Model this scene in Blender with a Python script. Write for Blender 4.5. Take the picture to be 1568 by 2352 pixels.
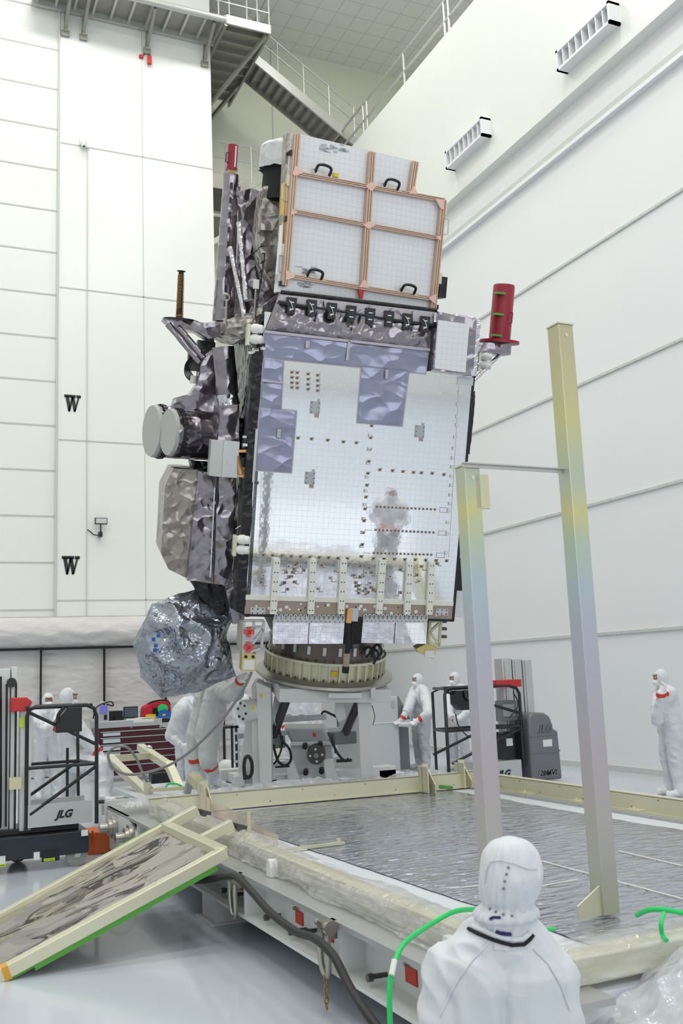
import bpy, bmesh, math, random
import numpy as np
from mathutils import Vector, Matrix, noise
for o in list(bpy.data.objects): bpy.data.objects.remove(o)
SC = bpy.context.scene; COL = SC.collection
# ---------------------------------------------------------------- camera
FOC = 2260.0; EYE = 1.9
def nrm(v):
    v = np.array(v, float); return v/np.linalg.norm(v)
_Z = nrm([-557, 13876, -2260]); _Y = np.array([-1016, -407, -2260.]); _Y = nrm(_Y-_Z*_Y.dot(_Z)); _X = np.cross(_Y, _Z)
CM = np.array([_X, _Y, _Z])                      # camera -> world rotation
cam = bpy.data.cameras.new('camera'); cam.sensor_fit = 'VERTICAL'; cam.sensor_height = 36; cam.lens = 36*FOC/2352
cam.clip_start = .05; cam.clip_end = 200
cam.dof.use_dof = True; cam.dof.focus_distance = 11.3; cam.dof.aperture_fstop = 5.6
co = bpy.data.objects.new('camera', cam); COL.objects.link(co)
co.matrix_world = Matrix.Translation((0, 0, EYE)) @ Matrix([list(r) for r in CM]).to_4x4()
SC.camera = co
def ray(px, py): return CM @ np.array([px-784., -(py-1176.), -FOC])
def at(px, py, ax, val):                          # where the sight line of a photo point meets a plane x / y / z = val
    r = ray(px, py); o = np.array([0, 0, EYE]); return Vector(o+r*((val-o[ax])/r[ax]))
def dep(px, py, D): return Vector(np.array([0, 0, EYE])+ray(px, py)*(D/FOC))
# ---------------------------------------------------------------- view, world, lights
SC.view_settings.view_transform = 'Standard'; SC.view_settings.look = 'None'; SC.view_settings.gamma = 1
SC.view_settings.exposure = 0.0
w = bpy.data.worlds.new('world'); SC.world = w; w.use_nodes = True
w.node_tree.nodes['Background'].inputs[0].default_value = (.8, .9, 1, 1); w.node_tree.nodes['Background'].inputs[1].default_value = .3
LIGHTS = [(-3.5, 3), (3.2, 3), (8.5, 3), (-3.5, 11), (3.2, 11), (8.5, 11), (-3.5, 19), (3.2, 19.5), (9.3, 19.5), (0, -6), (6, -6)]
def lamp(name, loc, sx, sy, power, color, rot=(0, 0, 0)):
    l = bpy.data.lights.new(name, 'AREA'); l.shape = 'RECTANGLE'; l.size = sx; l.size_y = sy; l.energy = power; l.color = color
    o = bpy.data.objects.new(name, l); COL.objects.link(o); o.location = loc; o.rotation_euler = rot; return o
LP = 300
for x, y in LIGHTS:
    lamp('high_bay_lamp', (x, y, 21.55), 3.2, 1.6, LP, (1, .985, .93))
# large unseen fill light, added behind the camera to brighten the lower hall
lamp('fill_lamp', (2, -11.8, 7), 14, 6, 480, (.90, .94, 1), (math.radians(90), 0, 0))
# ---------------------------------------------------------------- materials
MATS = {}; FB = .19                                  # depth of fine foil creases
def new_mat(name):
    m = bpy.data.materials.new(name); m.use_nodes = True; MATS[name] = m
    nt = m.node_tree; return m, nt, nt.nodes['Principled BSDF']
def mat(name, col, rough=.5, metal=0., bump=0., bscale=20., var=0., vscale=3., kind='noise', stretch=(1, 1, 1), coat=0., alpha=1., trans=0., spec=.5, emit=0.):
    m, nt, b = new_mat(name); L = nt.links.new
    b.inputs['Base Color'].default_value = (*col, 1); b.inputs['Roughness'].default_value = rough; b.inputs['Metallic'].default_value = metal
    b.inputs['Coat Weight'].default_value = coat; b.inputs['Alpha'].default_value = alpha; b.inputs['Transmission Weight'].default_value = trans
    b.inputs['Specular IOR Level'].default_value = spec
    if emit: b.inputs['Emission Color'].default_value = (*col, 1); b.inputs['Emission Strength'].default_value = emit
    tc = nt.nodes.new('ShaderNodeTexCoord'); mp = nt.nodes.new('ShaderNodeMapping'); mp.inputs['Scale'].default_value = stretch
    L(tc.outputs['Object'], mp.inputs[0])
    if var:
        n = nt.nodes.new('ShaderNodeTexNoise'); n.inputs['Scale'].default_value = vscale; n.inputs['Detail'].default_value = 5; L(mp.outputs[0], n.inputs['Vector'])
        mx = nt.nodes.new('ShaderNodeMix'); mx.data_type = 'RGBA'; L(n.outputs['Fac'], mx.inputs[0])
        mx.inputs[6].default_value = (*[c*(1-var) for c in col], 1); mx.inputs[7].default_value = (*[min(1, c*(1+var)) for c in col], 1)
        L(mx.outputs[2], b.inputs['Base Color'])
    if bump:
        bp = nt.nodes.new('ShaderNodeBump'); bp.inputs['Strength'].default_value = min(1, bump); bp.inputs['Distance'].default_value = .02*max(1, bump)
        if kind == 'noise':
            n = nt.nodes.new('ShaderNodeTexNoise'); n.inputs['Scale'].default_value = bscale; n.inputs['Detail'].default_value = 6; L(mp.outputs[0], n.inputs['Vector']); L(n.outputs['Fac'], bp.inputs['Height'])
        else:                                       # crumpled foil: ridged folds over faceted cells
            n0 = nt.nodes.new('ShaderNodeTexNoise'); n0.inputs['Scale'].default_value = bscale*.5; L(mp.outputs[0], n0.inputs['Vector'])
            va = nt.nodes.new('ShaderNodeMix'); va.data_type = 'RGBA'; va.blend_type = 'ADD'; va.inputs[0].default_value = .35; L(mp.outputs[0], va.inputs[6]); L(n0.outputs['Color'], va.inputs[7])
            n = nt.nodes.new('ShaderNodeTexNoise'); n.noise_type = 'RIDGED_MULTIFRACTAL'; n.inputs['Scale'].default_value = bscale*.55; n.inputs['Detail'].default_value = 4
            L(va.outputs[2], n.inputs['Vector'])
            v = nt.nodes.new('ShaderNodeTexVoronoi'); v.feature = 'F1'; v.inputs['Scale'].default_value = bscale; L(va.outputs[2], v.inputs['Vector'])
            ad = nt.nodes.new('ShaderNodeMath'); ad.operation = 'MULTIPLY_ADD'; ad.inputs[1].default_value = .35; L(n.outputs['Fac'], ad.inputs[0]); L(v.outputs['Distance'], ad.inputs[2])
            L(ad.outputs[0], bp.inputs['Height']); bp.inputs['Distance'].default_value = FB/bscale
        L(bp.outputs[0], b.inputs['Normal'])
    return m
def gridmat(name, col, line, rough, metal, sp, wd, axes=(0, 2), lrough=.5, bump=0., off=(0, 0)):
    m, nt, b = new_mat(name); L = nt.links.new
    tc = nt.nodes.new('ShaderNodeTexCoord'); se = nt.nodes.new('ShaderNodeSeparateXYZ'); L(tc.outputs['Object'], se.inputs[0])
    outs = []
    for k, a in enumerate(axes):
        a1 = nt.nodes.new('ShaderNodeMath'); a1.operation = 'ADD'; a1.inputs[1].default_value = 100+off[k]; L(se.outputs[a], a1.inputs[0])
        a2 = nt.nodes.new('ShaderNodeMath'); a2.operation = 'MODULO'; a2.inputs[1].default_value = sp[k]; L(a1.outputs[0], a2.inputs[0])
        a3 = nt.nodes.new('ShaderNodeMath'); a3.operation = 'LESS_THAN'; a3.inputs[1].default_value = wd; L(a2.outputs[0], a3.inputs[0]); outs.append(a3)
    mxm = nt.nodes.new('ShaderNodeMath'); mxm.operation = 'MAXIMUM'; L(outs[0].outputs[0], mxm.inputs[0]); L(outs[1].outputs[0], mxm.inputs[1])
    mx = nt.nodes.new('ShaderNodeMix'); mx.data_type = 'RGBA'; L(mxm.outputs[0], mx.inputs[0]); mx.inputs[6].default_value = (*col, 1); mx.inputs[7].default_value = (*line, 1)
    L(mx.outputs[2], b.inputs['Base Color']); b.inputs['Metallic'].default_value = metal
    mr = nt.nodes.new('ShaderNodeMix'); L(mxm.outputs[0], mr.inputs[0]); mr.inputs[2].default_value = rough; mr.inputs[3].default_value = lrough; L(mr.outputs[0], b.inputs['Roughness'])
    if bump:
        n = nt.nodes.new('ShaderNodeTexNoise'); n.inputs['Scale'].default_value = 9; n.inputs['Detail'].default_value = 5; L(tc.outputs['Object'], n.inputs['Vector'])
        bp = nt.nodes.new('ShaderNodeBump'); bp.inputs['Strength'].default_value = bump; bp.inputs['Distance'].default_value = .01; L(n.outputs['Fac'], bp.inputs['Height']); L(bp.outputs[0], b.inputs['Normal'])
    return m
def filmmat(name, col, clear, rough=.12, bscale=12, stretch=(1, 1, 1)):   # clear crumpled plastic film
    m = mat(name, col, rough, 0, 1., bscale, kind='foil', stretch=stretch, spec=.9)
    nt = m.node_tree; b = nt.nodes['Principled BSDF']; out = nt.nodes['Material Output']
    t = nt.nodes.new('ShaderNodeBsdfTransparent'); mx = nt.nodes.new('ShaderNodeMixShader')
    n = nt.nodes.new('ShaderNodeTexNoise'); n.inputs['Scale'].default_value = bscale*.6; n.inputs['Detail'].default_value = 5
    r = nt.nodes.new('ShaderNodeMapRange'); r.inputs[1].default_value = .35; r.inputs[2].default_value = .7; r.inputs[3].default_value = clear*1.15; r.inputs[4].default_value = clear*.6
    nt.links.new(n.outputs['Fac'], r.inputs[0]); nt.links.new(r.outputs[0], mx.inputs[0]); nt.links.new(b.outputs[0], mx.inputs[1]); nt.links.new(t.outputs[0], mx.inputs[2]); nt.links.new(mx.outputs[0], out.inputs[0])
    return m
wallwhite = mat('wall_white', (.84, .86, .83), .35, 0, .05, 2.5, .015, .6)
doorwhite = mat('door_white', (.86, .88, .86), .22, 0, .04, 1.2, .01, .5)
wallcool = mat('wall_cool', (.86, .87, .90), .4, 0, .06, 3, .015, .6)
recesswall = mat('recess_wall', (.84, .86, .74), .6, 0, .05, 2)
seam = mat('seam_grey', (.56, .57, .56), .5)
seamlt = mat('seam_light', (.62, .64, .62), .5)
ceilm = gridmat('ceiling_tile', (.88, .89, .85), (.70, .71, .67), .8, 0, (.62, .62), .03, (0, 1), .8)
floorm = mat('epoxy_floor', (.57, .62, .70), .2, 0, .03, 1.5, .04, .8, coat=.2)
steel = mat('galvanised_steel', (.34, .335, .30), .45, .6, .1, 30, .12, 6)
steellt = mat('light_steel', (.55, .55, .53), .4, .5)
blackpaint = mat('black_paint', (.012, .013, .016), .3)
navy = mat('navy_paint', (.013, .018, .030), .3, coat=.3)
whitepaint = mat('white_paint', (.74, .76, .76), .35, 0, .05, 10, .03, 3)
greypaint = mat('grey_paint', (.42, .45, .47), .45)
greydark = mat('grey_dark_paint', (.20, .23, .24), .45)
rubber = mat('rubber', (.02, .02, .02), .6)
rubbergrey = mat('rubber_grey', (.30, .30, .30), .6)
chrome = mat('machined_metal', (.42, .40, .36), .28, .9)
alum = mat('aluminium', (.60, .61, .62), .35, .7, .05, 40, .05, 4)
darkmetal = mat('dark_metal', (.10, .10, .10), .4, .6)
alodine = mat('alodine', (.66, .62, .42), .42, .45, .08, 12, .14, 2.5)
alodine2 = mat('alodine_pale', (.70, .68, .52), .4, .4, .05, 12, .10, 2)
tanmetal = mat('tan_metal', (.40, .32, .27), .4, .5, 0, 1, .08, 6)
copperrail = mat('copper_rail', (.62, .45, .35), .32, .65, 0, 1, .1, 5)
pinkplate = mat('pink_plate', (.85, .55, .47), .4, .2)
brass = mat('gold_metal', (.38, .22, .07), .3, .9)
orangecu = mat('copper_foil', (.85, .42, .18), .3, .8)
redpaint = mat('red_paint', (.30, .010, .030), .4)
redbright = mat('red_bright', (.55, .03, .03), .45)
redtape = mat('red_tape', (.62, .05, .02), .4)
redtag = mat('red_label', (.60, .05, .03), .5)
yellowm = mat('yellow', (.75, .55, .03), .5)
hiviz = mat('hi_viz', (.6, .85, .05), .5)
orangem = mat('orange_paint', (.62, .13, .03), .5, var=.2)
greenm = mat('green_tape', (.10, .36, .05), .5)
greenc = mat('green_cord', (.02, .62, .15), .4)
bluem = mat('blue_plastic', (.02, .12, .50), .4)
whitem = mat('white_plastic', (.82, .83, .80), .45)
creamw = mat('cream_white', (.80, .80, .72), .4)
foilp = mat('foil_purple', (.30, .272, .305), .19, .92, 1., 5, .12, 2, 'foil')
foilg = mat('foil_taupe', (.33, .30, .275), .27, .85, 1., 6, .12, 2, 'foil')
foils = mat('foil_silver', (.62, .60, .66), .14, 1, 1., 10, .08, 3, 'foil')
foilb = mat('foil_black', (.016, .015, .017), .25, .3, 1., 8, .2, 3, 'foil')
foilbag = mat('foil_bag', (.33, .36, .42), .15, .82, 1., 9, .3, 3.5, 'foil')
lavender = mat('lavender_film', (.30, .31, .43), .24, .5, .7, 3.5, .08, 1.5, 'foil', (1, 1, 1.5))
lavedge = mat('lavender_edge', (.50, .46, .50), .4, .3)
osr = gridmat('mirror_tiles', (.93, .93, .96), (.66, .65, .68), .035, 1, (.062, .062), .0018, (0, 2), .5, .05)
osrw = gridmat('white_tiles', (.84, .84, .88), (.52, .52, .55), .15, .08, (.062, .062), .0022, (0, 2), .5, .0)
blacktape = mat('black_tape', (.018, .018, .022), .45)
blackk = mat('black_blanket', (.02, .02, .022), .35, .3, .5, 12, kind='foil')
suit = mat('suit_fabric', (.70, .72, .77), .55, 0, .55, 5.5, .02, 5, 'foil')
suitw = mat('suit_warm', (.62, .64, .64), .55, 0, .55, 5, .02, 5, 'foil')
skin = mat('skin', (.34, .20, .145), .6)
maskm = mat('mask_fabric', (.86, .88, .91), .7)
glove = mat('glove_latex', (.86, .86, .88), .35)
bootm = mat('boot_fabric', (.80, .82, .86), .6, 0, .3, 20)
bootsole = mat('shoe_cover', (.40, .33, .30), .7)
hairm = mat('eye_dark', (.03, .02, .02), .3)
navyfab = mat('navy_fabric', (.02, .025, .12), .7)
canvas = mat('quilt_fabric', (.70, .675, .68), .7, 0, .35, 4.2, .03, 2, 'foil', (1, 1, 2))
deckw = mat('deck_white', (.72, .75, .82), .35, 0, .1, 4, .04, 2)
deckplate = mat('deck_plate', (.45, .46, .46), .35, .4, .08, 8, .1, 3)
film = filmmat('clear_film', (.72, .72, .72), .74, .08, 8)
filmpile = filmmat('clear_film_pile', (.80, .82, .88), .48, .06, 7)
pinkfilm = filmmat('pink_film', (.80, .66, .58), .35, .25, 2)
maroon = mat('maroon_paint', (.075, .008, .018), .3, coat=.3)
screenm = mat('screen_dark', (.03, .04, .06), .15)
redfab = mat('red_fabric', (.50, .01, .04), .7)
blackfab = mat('black_fabric', (.01, .01, .012), .8)
violet = mat('violet_plastic', (.25, .22, .75), .3)
greybox = mat('grey_moulded', (.20, .205, .225), .35, .2)
wood = mat('wood_block', (.55, .38, .20), .6)
# crinkled reflective sheet on the transporter deck
sheetm = mat('deck_sheet', (.40, .42, .50), .12, .6, .8, 6.5, .3, 1.1, 'foil', (1., 2.6, 1))
sheetm.node_tree.nodes['Principled BSDF'].inputs['Coat Weight'].default_value = .4
ramps = mat('ramp_film', (.42, .38, .35), .05, .75, .9, 2.2, .25, 1.2, 'foil', (1, 1, 1))
# iridescent chromate coating of the posts: bands of its own colour along the tube
irid, nt_, b_ = new_mat('iridescent_post')
tc_ = nt_.nodes.new('ShaderNodeTexCoord'); se_ = nt_.nodes.new('ShaderNodeSeparateXYZ'); nt_.links.new(tc_.outputs['Object'], se_.inputs[0])
no_ = nt_.nodes.new('ShaderNodeTexNoise'); no_.inputs['Scale'].default_value = 2.2; nt_.links.new(tc_.outputs['Object'], no_.inputs['Vector'])
ma_ = nt_.nodes.new('ShaderNodeMath'); ma_.operation = 'MULTIPLY_ADD'; ma_.inputs[1].default_value = .25; nt_.links.new(se_.outputs[2], ma_.inputs[0])
mb_ = nt_.nodes.new('ShaderNodeMath'); mb_.operation = 'MULTIPLY'; mb_.inputs[1].default_value = .06; nt_.links.new(no_.outputs['Fac'], mb_.inputs[0]); nt_.links.new(mb_.outputs[0], ma_.inputs[2])
cr_ = nt_.nodes.new('ShaderNodeValToRGB'); nt_.links.new(ma_.outputs[0], cr_.inputs[0])
stops = [(.10, (.46, .50, .30)), (.22, (.52, .52, .46)), (.36, (.52, .46, .50)), (.5, (.50, .49, .58)), (.62, (.46, .54, .60)), (.68, (.50, .58, .46)), (.725, (.64, .60, .30)), (.78, (.50, .56, .46)), (.87, (.60, .58, .30)), (1., (.55, .50, .33))]
while len(cr_.color_ramp.elements) < len(stops): cr_.color_ramp.elements.new(.5)
for e_, (p_, c_) in zip(cr_.color_ramp.elements, stops): e_.position = p_; e_.color = (*c_, 1)
nt_.links.new(cr_.outputs[0], b_.inputs['Base Color']); b_.inputs['Metallic'].default_value = .35; b_.inputs['Roughness'].default_value = .38
# ---------------------------------------------------------------- mesh builder
def V(*a): return Vector(a)
class MB:
    def __init__(s): s.v = []; s.f = []; s.m = []
    def add(s, vs, fs, mi=0):
        n = len(s.v); s.v += [tuple(v) for v in vs]; s.f += [tuple(n+i for i in f) for f in fs]; s.m += [mi]*len(fs); return s
    def box(s, x0, x1, y0, y1, z0, z1, mi=0):
        vs = [(x, y, z) for x in (x0, x1) for y in (y0, y1) for z in (z0, z1)]
        return s.add(vs, [(0, 1, 3, 2), (4, 6, 7, 5), (0, 4, 5, 1), (2, 3, 7, 6), (0, 2, 6, 4), (1, 5, 7, 3)], mi)
    def gbox(s, x0, x1, y0, y1, z0, z1, st, mi=0):   # box with gridded faces
        def rng(a, b): return [a+(b-a)*i/max(1, round(abs(b-a)/st)) for i in range(max(1, round(abs(b-a)/st))+1)]
        X, Y, Z = rng(x0, x1), rng(y0, y1), rng(z0, z1)
        def face(A, B, fn, flip):
            vs = [fn(a, b) for a in A for b in B]; nb = len(B)
            fs = [((i*nb+j), (i+1)*nb+j, (i+1)*nb+j+1, i*nb+j+1) for i in range(len(A)-1) for j in range(nb-1)]
            s.add(vs, [f[::-1] for f in fs] if flip else fs, mi)
        face(X, Y, lambda a, b: (a, b, z0), True); face(X, Y, lambda a, b: (a, b, z1), False)
        face(X, Z, lambda a, b: (a, y0, b), False); face(X, Z, lambda a, b: (a, y1, b), True)
        face(Y, Z, lambda a, b: (x0, a, b), True); face(Y, Z, lambda a, b: (x1, a, b), False); return s
    def bar(s, p0, p1, w, h=None, up=(0, 0, 1), mi=0):
        h = h or w; p0, p1 = Vector(p0), Vector(p1); d = (p1-p0).normalized(); u = Vector(up)
        if abs(d.dot(u)) > .98: u = Vector((0, 1, 0))
        r = d.cross(u).normalized(); u = r.cross(d).normalized()
        vs = [p+r*(a*w/2)+u*(b*h/2) for p in (p0, p1) for a, b in ((-1, -1), (1, -1), (1, 1), (-1, 1))]
        return s.add(vs, [(0, 1, 2, 3), (7, 6, 5, 4), (0, 4, 5, 1), (1, 5, 6, 2), (2, 6, 7, 3), (3, 7, 4, 0)], mi)
    def cyl(s, p0, p1, r0, r1=None, n=24, cap=True, mi=0, rings=1, arc=None):
        r1 = r0 if r1 is None else r1; p0, p1 = Vector(p0), Vector(p1); d = (p1-p0).normalized()
        u = Vector((0, 0, 1)) if abs(d.z) < .9 else Vector((1, 0, 0)); a = d.cross(u).normalized(); b = d.cross(a).normalized()
        vs = []
        for k in range(rings+1):
            t = k/rings; c = p0.lerp(p1, t); r = r0+(r1-r0)*t
            vs += [c+a*(r*math.cos(2*math.pi*i/n))+b*(r*math.sin(2*math.pi*i/n)) for i in range(n)]
        fs = [(k*n+i, k*n+(i+1) % n, (k+1)*n+(i+1) % n, (k+1)*n+i) for k in range(rings) for i in range(n)]
        if cap: fs += [tuple(range(n))[::-1], tuple(range(rings*n, rings*n+n))]
        return s.add(vs, fs, mi)
    def lathe(s, c, axis, prof, n=48, mi=0, close=False):   # prof: list (t along axis, r)
        c = Vector(c); d = Vector(axis).normalized(); u = Vector((0, 0, 1)) if abs(d.z) < .9 else Vector((1, 0, 0)); a = d.cross(u).normalized(); b = d.cross(a).normalized()
        vs = [c+d*t+a*(r*math.cos(2*math.pi*i/n))+b*(r*math.sin(2*math.pi*i/n)) for t, r in prof for i in range(n)]
        m = len(prof); rg = range(m if close else m-1)
        return s.add(vs, [(k*n+i, k*n+(i+1) % n, ((k+1) % m)*n+(i+1) % n, ((k+1) % m)*n+i) for k in rg for i in range(n)], mi)
    def tube(s, pts, r, n=8, mi=0, smooth=0, cap=True):
        P = [Vector(p) for p in pts]
        if smooth: P = catmull(P, smooth)
        u = None; vs = []
        for i, p in enumerate(P):
            d = (P[min(i+1, len(P)-1)]-P[max(i-1, 0)]).normalized()
            if u is None: u = d.cross(Vector((0, 0, 1)) if abs(d.z) < .9 else Vector((1, 0, 0))).normalized()
            u = (u-d*u.dot(d)).normalized(); b = d.cross(u)
            vs += [p+u*(r*math.cos(2*math.pi*k/n))+b*(r*math.sin(2*math.pi*k/n)) for k in range(n)]
        fs = [(i*n+k, i*n+(k+1) % n, (i+1)*n+(k+1) % n, (i+1)*n+k) for i in range(len(P)-1) for k in range(n)]
        if cap: fs += [tuple(range(n))[::-1], tuple(range((len(P)-1)*n, len(P)*n))]
        return s.add(vs, fs, mi)
    def ball(s, c, r, n=16, mi=0):
        r = (r, r, r) if isinstance(r, (int, float)) else r; c = Vector(c); m = n//2; vs = [c+V(0, 0, -r[2])]
        for j in range(1, m):
            t = -math.pi/2+math.pi*j/m
            vs += [c+V(r[0]*math.cos(t)*math.cos(2*math.pi*i/n), r[1]*math.cos(t)*math.sin(2*math.pi*i/n), r[2]*math.sin(t)) for i in range(n)]
        vs.append(c+V(0, 0, r[2])); L = len(vs)-1
        fs = [(0, 1+(i+1) % n, 1+i) for i in range(n)]+[(1+(j-1)*n+i, 1+(j-1)*n+(i+1) % n, 1+j*n+(i+1) % n, 1+j*n+i) for j in range(1, m-1) for i in range(n)]
        fs += [(L, 1+(m-2)*n+i, 1+(m-2)*n+(i+1) % n) for i in range(n)]
        return s.add(vs, fs, mi)
    def prism(s, poly, thick, mi=0):                # 3D polygon extruded by a vector
        P = [Vector(p) for p in poly]; t = Vector(thick); n = len(P)
        return s.add(P+[p+t for p in P], [tuple(range(n)), tuple(range(n, 2*n))[::-1]]+[(i, i+n, (i+1) % n+n, (i+1) % n) for i in range(n)], mi)
    def sheet(s, fn, nu, nv, mi=0):
        vs = [fn(i/nu, j/nv) for i in range(nu+1) for j in range(nv+1)]; k = nv+1
        return s.add(vs, [(i*k+j, (i+1)*k+j, (i+1)*k+j+1, i*k+j+1) for i in range(nu) for j in range(nv)], mi)
    def build(s, name, mats, parent=None, smooth=True, bevel=0, weld=False, fix=True):
        me = bpy.data.meshes.new(name); me.from_pydata(s.v, [], s.f)
        mats = mats if isinstance(mats, (list, tuple)) else [mats]
        for m in mats: me.materials.append(m)
        me.polygons.foreach_set('material_index', s.m)
        if fix or weld:
            bm = bmesh.new(); bm.from_mesh(me)
            if weld: bmesh.ops.remove_doubles(bm, verts=bm.verts, dist=1e-4)
            if fix: bmesh.ops.recalc_face_normals(bm, faces=bm.faces)
            bm.to_mesh(me); bm.free()
        if smooth:
            me.polygons.foreach_set('use_smooth', [True]*len(me.polygons)); me.set_sharp_from_angle(angle=math.radians(38))
        o = bpy.data.objects.new(name, me); COL.objects.link(o); attach(o, parent)
        if bevel:
            b = o.modifiers.new('bevel', 'BEVEL'); b.width = bevel; b.segments = 2; b.limit_method = 'ANGLE'
        return o
def catmull(P, k):
    out = []
    for i in range(len(P)-1):
        p0, p1, p2, p3 = P[max(i-1, 0)], P[i], P[i+1], P[min(i+2, len(P)-1)]
        for j in range(k):
            t = j/k; out.append(.5*((2*p1)+(p2-p0)*t+(2*p0-5*p1+4*p2-p3)*t*t+(3*p1-p0-3*p2+p3)*t**3))
    return out+[P[-1]]
CRF = .48
def crumple(o, amp, scale, lev=0, seed=0, aniso=(1, 1, 1)):   # real folds: ridged noise pushed along the normals
    me = o.data
    if lev:
        bm = bmesh.new(); bm.from_mesh(me); bmesh.ops.subdivide_edges(bm, edges=bm.edges, cuts=lev, use_grid_fill=True); bm.to_mesh(me); bm.free()
    bm = bmesh.new(); bm.from_mesh(me); bm.normal_update(); off = V(seed*7.3, seed*3.1, seed*5.7)
    for v in bm.verts:
        p = V(v.co.x*aniso[0], v.co.y*aniso[1], v.co.z*aniso[2])*scale+off
        n1 = 1-abs(noise.noise(p+noise.noise_vector(p*.7)*.6))*2.2; n2 = noise.noise(p*2.3)
        v.co += v.normal*(amp*CRF*(n1*.7+n2*.5))
    bm.to_mesh(me); bm.free(); me.set_sharp_from_angle(angle=math.radians(50)); return o
def tag(o, label=None, cat=None, group=None, kind=None):
    if label: o['label'] = label
    if cat: o['category'] = cat
    if group: o['group'] = group
    if kind: o['kind'] = kind
    return o
WM = {}
def attach(o, parent):
    o.parent = parent
    if parent is not None and parent.name in WM: o.matrix_parent_inverse = WM[parent.name]
def thing(name, label, cat, loc=(0, 0, 0), rotz=0, group=None, mw=None, local=False):   # local=False: its parts are given in world coordinates
    o = bpy.data.objects.new(name, None); COL.objects.link(o); o.empty_display_size = .1
    if mw is not None: o.matrix_world = mw
    else: o.location = loc; o.rotation_euler = (0, 0, rotz)
    if not local: WM[o.name] = (Matrix.Translation(loc) @ Matrix.Rotation(rotz, 4, 'Z')).inverted()
    return tag(o, label, cat, group)
def copy_tree(o, parent=None):
    c = o.copy(); COL.objects.link(c); c.parent = parent
    for ch in [x for x in bpy.data.objects if x.parent == o]: copy_tree(ch, c)
    return c
def text(s, size, pos, right, up, m, parent=None, name='lettering', shear=0., bold=0., ext=.002):
    cu = bpy.data.curves.new('t', 'FONT'); cu.body = s; cu.size = size; cu.extrude = ext; cu.shear = shear; cu.offset = bold; cu.align_x = 'CENTER'; cu.align_y = 'CENTER'
    t = bpy.data.objects.new('t', cu); COL.objects.link(t); dg = bpy.context.evaluated_depsgraph_get()
    me = bpy.data.meshes.new_from_object(t.evaluated_get(dg)); bpy.data.objects.remove(t); me.materials.clear(); me.materials.append(m)
    o = bpy.data.objects.new(name, me); COL.objects.link(o); r = Vector(right).normalized(); u = Vector(up); u = (u-r*u.dot(r)).normalized(); n = r.cross(u)
    M = Matrix((r, u, n)).transposed().to_4x4(); M.translation = Vector(pos); attach(o, parent); o.matrix_basis = M; return o
# ================================================================ the hall
def struct(mb, name, mats, parent=None, **k):
    o = mb.build(name, mats, parent, **k); return tag(o, kind='structure') if parent is None else o
struct(MB().box(-8.3, 20.3, -12.5, 27.3, -.2, 0), 'floor', floorm, smooth=False)
struct(MB().box(-8.3, 20.3, -12.5, 27.3, 21.8, 22.1), 'ceiling', ceilm, smooth=False)
m = MB().box(11.55, 20.3, -12.2, 27.3, 0, 16.3, 0)      # lower hall wall with the upper wall standing proud of it
m.box(11.3, 11.56, -12.2, 27, 12.55, 16.62, 1)
m.box(11.46, 11.56, -12.2, 27, 16.3, 16.7, 1)
for z in (2.39, 4.75, 7.05, 9.51): m.box(11.515, 11.56, -12.2, 27, z-.02, z+.03, 2)
for z in (2.39, 4.75, 7.05, 9.51):
    for k in range(60): m.box(11.508, 11.52, -2+k*.48, -1.985+k*.48, z-.008, z+.014, 3)
m.box(11.42, 11.56, -12.2, 27, 11.66, 11.74, 0); m.box(11.48, 11.56, -12.2, 27, 11.78, 11.90, 2)
struct(m, 'wall_right', [wallcool, wallwhite, seamlt, seam], smooth=False)
struct(MB().box(11.5, 11.56, -12.2, 27, 0, .10), 'baseboard_right', seamlt, smooth=False)
m = MB().box(-8.3, 3.3, 24.06, 24.4, 0, 21.8, 0).box(3.34, 7.38, 24.0, 24.6, 0, 21.8, 1)
for z in [18.15-1.117*k for k in range(0, 17)]+[19.27, 20.4, 21.5]: m.box(-8, 3.3, 24.05, 24.07, z-.018, z+.018, 2)
for z in (15.54, 11.65, 7.75, 3.84): m.box(3.36, 7.38, 23.99, 24.01, z-.015, z+.015, 2)
m.box(5.455, 5.475, 23.99, 24.01, 0, 21, 3); m.box(3.3, 3.34, 24.1, 24.3, 0, 21.8, 2)
wb = struct(m, 'wall_back', [wallwhite, doorwhite, seam, seamlt], smooth=False)
m = MB().box(-8.3, 20.3, 27, 27.3, 0, 21.8, 0).box(7.0, 20, 26.97, 27.01, 0, .35, 1).box(7.0, 11.6, 26.98, 27.01, 8.1, 8.14, 2).box(10.3, 10.33, 26.98, 27.01, 0, 21.8, 2)
struct(m, 'wall_recess', [recesswall, seamlt, seamlt], smooth=False)
struct(MB().box(-8.3, -8, -12.5, 27.3, 0, 21.8), 'wall_left', wallwhite, smooth=False)
struct(MB().box(-8.3, 20.3, -12.8, -12.5, 0, 21.8), 'wall_front', wallwhite, smooth=False)
struct(MB().box(20, 20.3, -12.5, 27.3, 16.3, 21.8), 'wall_mezzanine', recesswall, smooth=False)
# door seam trim and conduit
struct(MB().cyl((3.31, 23.97, 0), (3.31, 23.97, 19.6), .022, n=8).cyl((4.035, 23.97, 3), (4.035, 23.97, 15.6), .011, n=6), 'trim_1', seamlt)
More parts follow.
